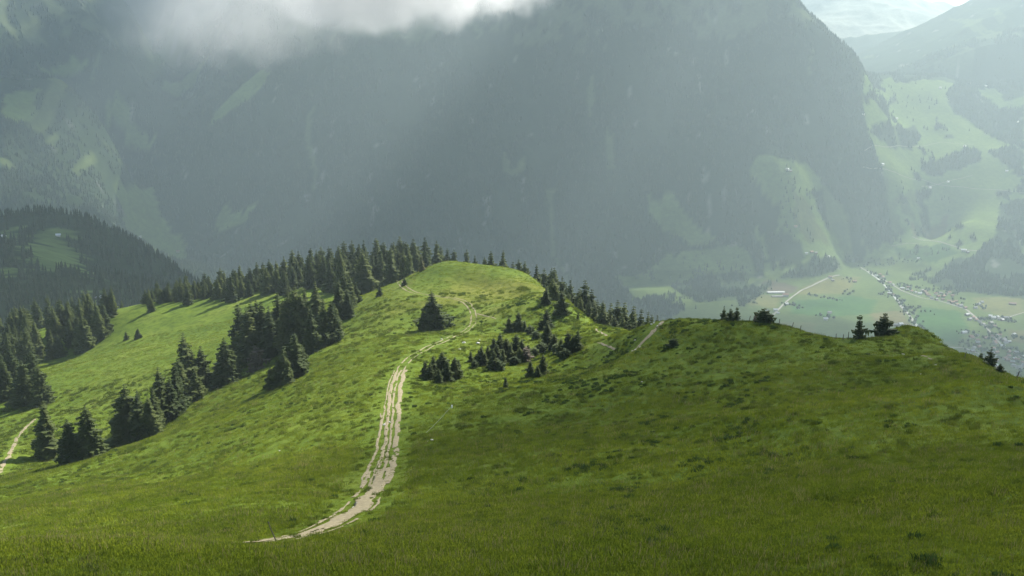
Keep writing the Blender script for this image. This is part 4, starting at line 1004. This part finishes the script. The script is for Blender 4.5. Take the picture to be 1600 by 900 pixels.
# ------------------------------------------------------------------ unseen shade-casting clouds above the air, haze, and mist hanging on the mountain
ZTOP = float(FZ.max()) + 60.0
def cloud(name, label, poly, base, thick, dens, holes=(), edge=200.0, step=60.0, seed=1, rag=0.5):
    poly = np.array(poly, float)
    gx = np.arange(poly[:, 0].min() - edge * 2, poly[:, 0].max() + edge * 2, step); gy = np.arange(poly[:, 1].min() - edge * 2, poly[:, 1].max() + edge * 2, step)
    X, Y = np.meshgrid(gx, gy); P_ = np.stack([X.ravel(), Y.ravel()], 1)
    d = np.full(len(P_), 1e9); a = poly[-1]
    for b in poly:
        ab = b - a; t = np.clip(((P_ - a) @ ab) / (ab @ ab), 0, 1); d = np.minimum(d, np.hypot(*(P_ - a - t[:, None] * ab).T)); a = b
    d = np.where(inpoly(poly, P_[:, 0], P_[:, 1]), d, -d)
    for hx, hy, hr in holes: d = np.minimum(d, np.hypot(P_[:, 0] - hx, P_[:, 1] - hy) - hr)
    d = d + edge * 2 * rag * (fbm(P_[:, 0] / (edge * 1.6), P_[:, 1] / (edge * 1.6), seed, 4) - 0.5)
    t = sstep(0, edge, d) * thick * (0.55 + 0.9 * (fbm(P_[:, 0] / (edge * 1.3), P_[:, 1] / (edge * 1.3), seed + 5, 4)))
    nr, nc = X.shape; g = (t > 1e-6).reshape(nr, nc)
    kp = g[:-1, :-1] | g[1:, 1:] | g[:-1, 1:] | g[1:, :-1]
    top = np.stack([X.ravel(), Y.ravel(), base + t], 1); bot = np.stack([X.ravel(), Y.ravel(), base - 0.25 * t], 1)
    F = grid_faces(nr, nc, kp); V = np.concatenate([top, bot]); F = np.concatenate([F, F[:, ::-1] + len(top)])
    m, nt, out = mat(name + '_vapour')
    pv = nd(nt, 'ShaderNodeVolumePrincipled', Density=dens, Anisotropy=0.3); pv.inputs['Color'].default_value = (1, 1, 1, 1); nt.links.new(pv.outputs[0], out.inputs['Volume'])
    tag(link('cloud', fast_mesh(name, V, F, [m])), label, kind='stuff')
CB = ZTOP + 90
def sunward(x, y, z): 
    q = (CB - z) / math.tan(SUN_EL); return x + q * math.sin(SUN_AZ), y + q * math.cos(SUN_AZ)
cloud('massif_shade_cloud', 'unseen cloud added to shade the mountain massif', [sunward(*q) for q in [(-2600, 800, -100), (-500, 800, -130), (-90, 900, -150), (150, 2000, -300), (400, 3600, -400), (640, 5000, -300), (700, 5900, 300), (-2800, 6200, 300)]], CB, 230, 0.011,  # added out of view to darken the massif and the haze before it
      holes=[(*sunward(-850, 4800, 400), 820)], edge=560, step=80, seed=201, rag=0.25)  # gap cut in the cloud so sunlight reaches the mist
cloud('hill_cloud', 'small cloud drifting over the hill', [sunward(*q) for q in [(-120, -120, -15), (-110, 33, -20), (-24, 37, -21), (-8, 48, -24), (-8, 80, -34), (-17, 120, -46), (-16, 160, -56), (-4, 205, -62), (24, 250, -66), (90, 280, -70), (170, 260, -70), (190, 60, -30), (110, -140, -15)]], CB, 90, 0.0072, edge=40, step=10, seed=211, rag=0.2)
cloud('valley_shade_cloud', 'unseen thin cloud added to shade the village valley', [sunward(*q) for q in [(0, 1300, -300), (3200, 1300, -500), (3300, 3900, -500), (1900, 4300, -500), (1150, 5200, -300), (1100, 5900, 200), (100, 5900, 200), (0, 5000, -300), (-200, 3600, -400), (-250, 2300, -300)]], CB + 320, 120, 0.0072, edge=400, step=80, seed=221, rag=0.3)  # added out of view to dim the lit air over the valley
def haze():
    m, nt, out = mat('haze_air')
    pv = nd(nt, 'ShaderNodeVolumePrincipled', Density=HAZE_DENSITY, Anisotropy=0.32); pv.inputs['Color'].default_value = (0.55, 0.68, 0.72, 1)
    nt.links.new(pv.outputs[0], out.inputs['Volume'])
    x0, x1, y0, y1 = FX0 - 50, FX1 + 50, FY0 - 50, FY1 + 50
    z0, z1 = float(FZ.min()) - 1.0, ZTOP
    V = [(x, y, z) for z in (z0, z1) for y in (y0, y1) for x in (x0, x1)]
    F = [(0, 2, 3, 1), (4, 5, 7, 6), (0, 1, 5, 4), (2, 6, 7, 3), (0, 4, 6, 2), (1, 3, 7, 5)]
    tag(link('haze', fast_mesh('haze', V, F, [m])), kind='stuff')
haze()
def mist(name, label, c, rad, dens, thr, seed, nscale=2.2):
    import bmesh
    bm = bmesh.new(); bmesh.ops.create_icosphere(bm, subdivisions=3, radius=1.0); me = bpy.data.meshes.new(name); bm.to_mesh(me); bm.free()
    m, nt, out = mat(name + '_vapour')
    tc = nt.nodes.new('ShaderNodeTexCoord')
    ln = nd(nt, 'ShaderNodeVectorMath', operation='LENGTH'); nt.links.new(tc.outputs['Object'], ln.inputs[0])
    mp = nd(nt, 'ShaderNodeMapping'); mp.inputs['Location'].default_value = (seed, seed * 1.7, 0); mp.inputs['Scale'].default_value = (rad[0] / rad[2], rad[1] / rad[2], 1.0)
    nt.links.new(tc.outputs['Object'], mp.inputs[0])
    nz = nd(nt, 'ShaderNodeTexNoise', Scale=nscale, Detail=4.0, Roughness=0.55); nt.links.new(mp.outputs[0], nz.inputs['Vector'])
    sub = nd(nt, 'ShaderNodeMath', operation='SUBTRACT'); nt.links.new(nz.outputs[0], sub.inputs[0])
    pw = nd(nt, 'ShaderNodeMath', operation='POWER'); pw.inputs[1].default_value = 2.0; nt.links.new(ln.outputs['Value'], pw.inputs[0])
    ml = nd(nt, 'ShaderNodeMath', operation='MULTIPLY_ADD'); ml.inputs[1].default_value = 0.75; ml.inputs[2].default_value = thr; nt.links.new(pw.outputs[0], ml.inputs[0])
    nt.links.new(ml.outputs[0], sub.inputs[1])
    mr = nd(nt, 'ShaderNodeMapRange'); mr.interpolation_type = 'SMOOTHSTEP'; mr.inputs['From Min'].default_value = 0.0; mr.inputs['From Max'].default_value = 0.5; mr.inputs['To Max'].default_value = dens
    nt.links.new(sub.outputs[0], mr.inputs['Value'])
    pv = nd(nt, 'ShaderNodeVolumePrincipled', Anisotropy=0.45); pv.inputs['Color'].default_value = (1, 1, 1, 1); nt.links.new(mr.outputs[0], pv.inputs['Density']); nt.links.new(pv.outputs[0], out.inputs['Volume'])
    me.materials.append(m)
    o = link(name, me, loc=c, scale=rad); tag(o, label, kind='stuff')
mist('mist_bank', 'bright white bank of mist hanging before the mountain', P(600, -44, 4600), (820, 300, 370), 0.0066, -0.06, 3.0, 1.6)
mist('mist_veil', 'thin trailing veil of mist left of the bright bank', P(350, -10, 4850), (1000, 280, 460), 0.0013, -0.05, 7.0, 2.4)
mist('mist_wisp', 'wisp of mist at the right end of the bank', P(810, -14, 4900), (330, 140, 210), 0.0030, 0.04, 11.0, 2.6)
print('ZTOP', ZTOP)
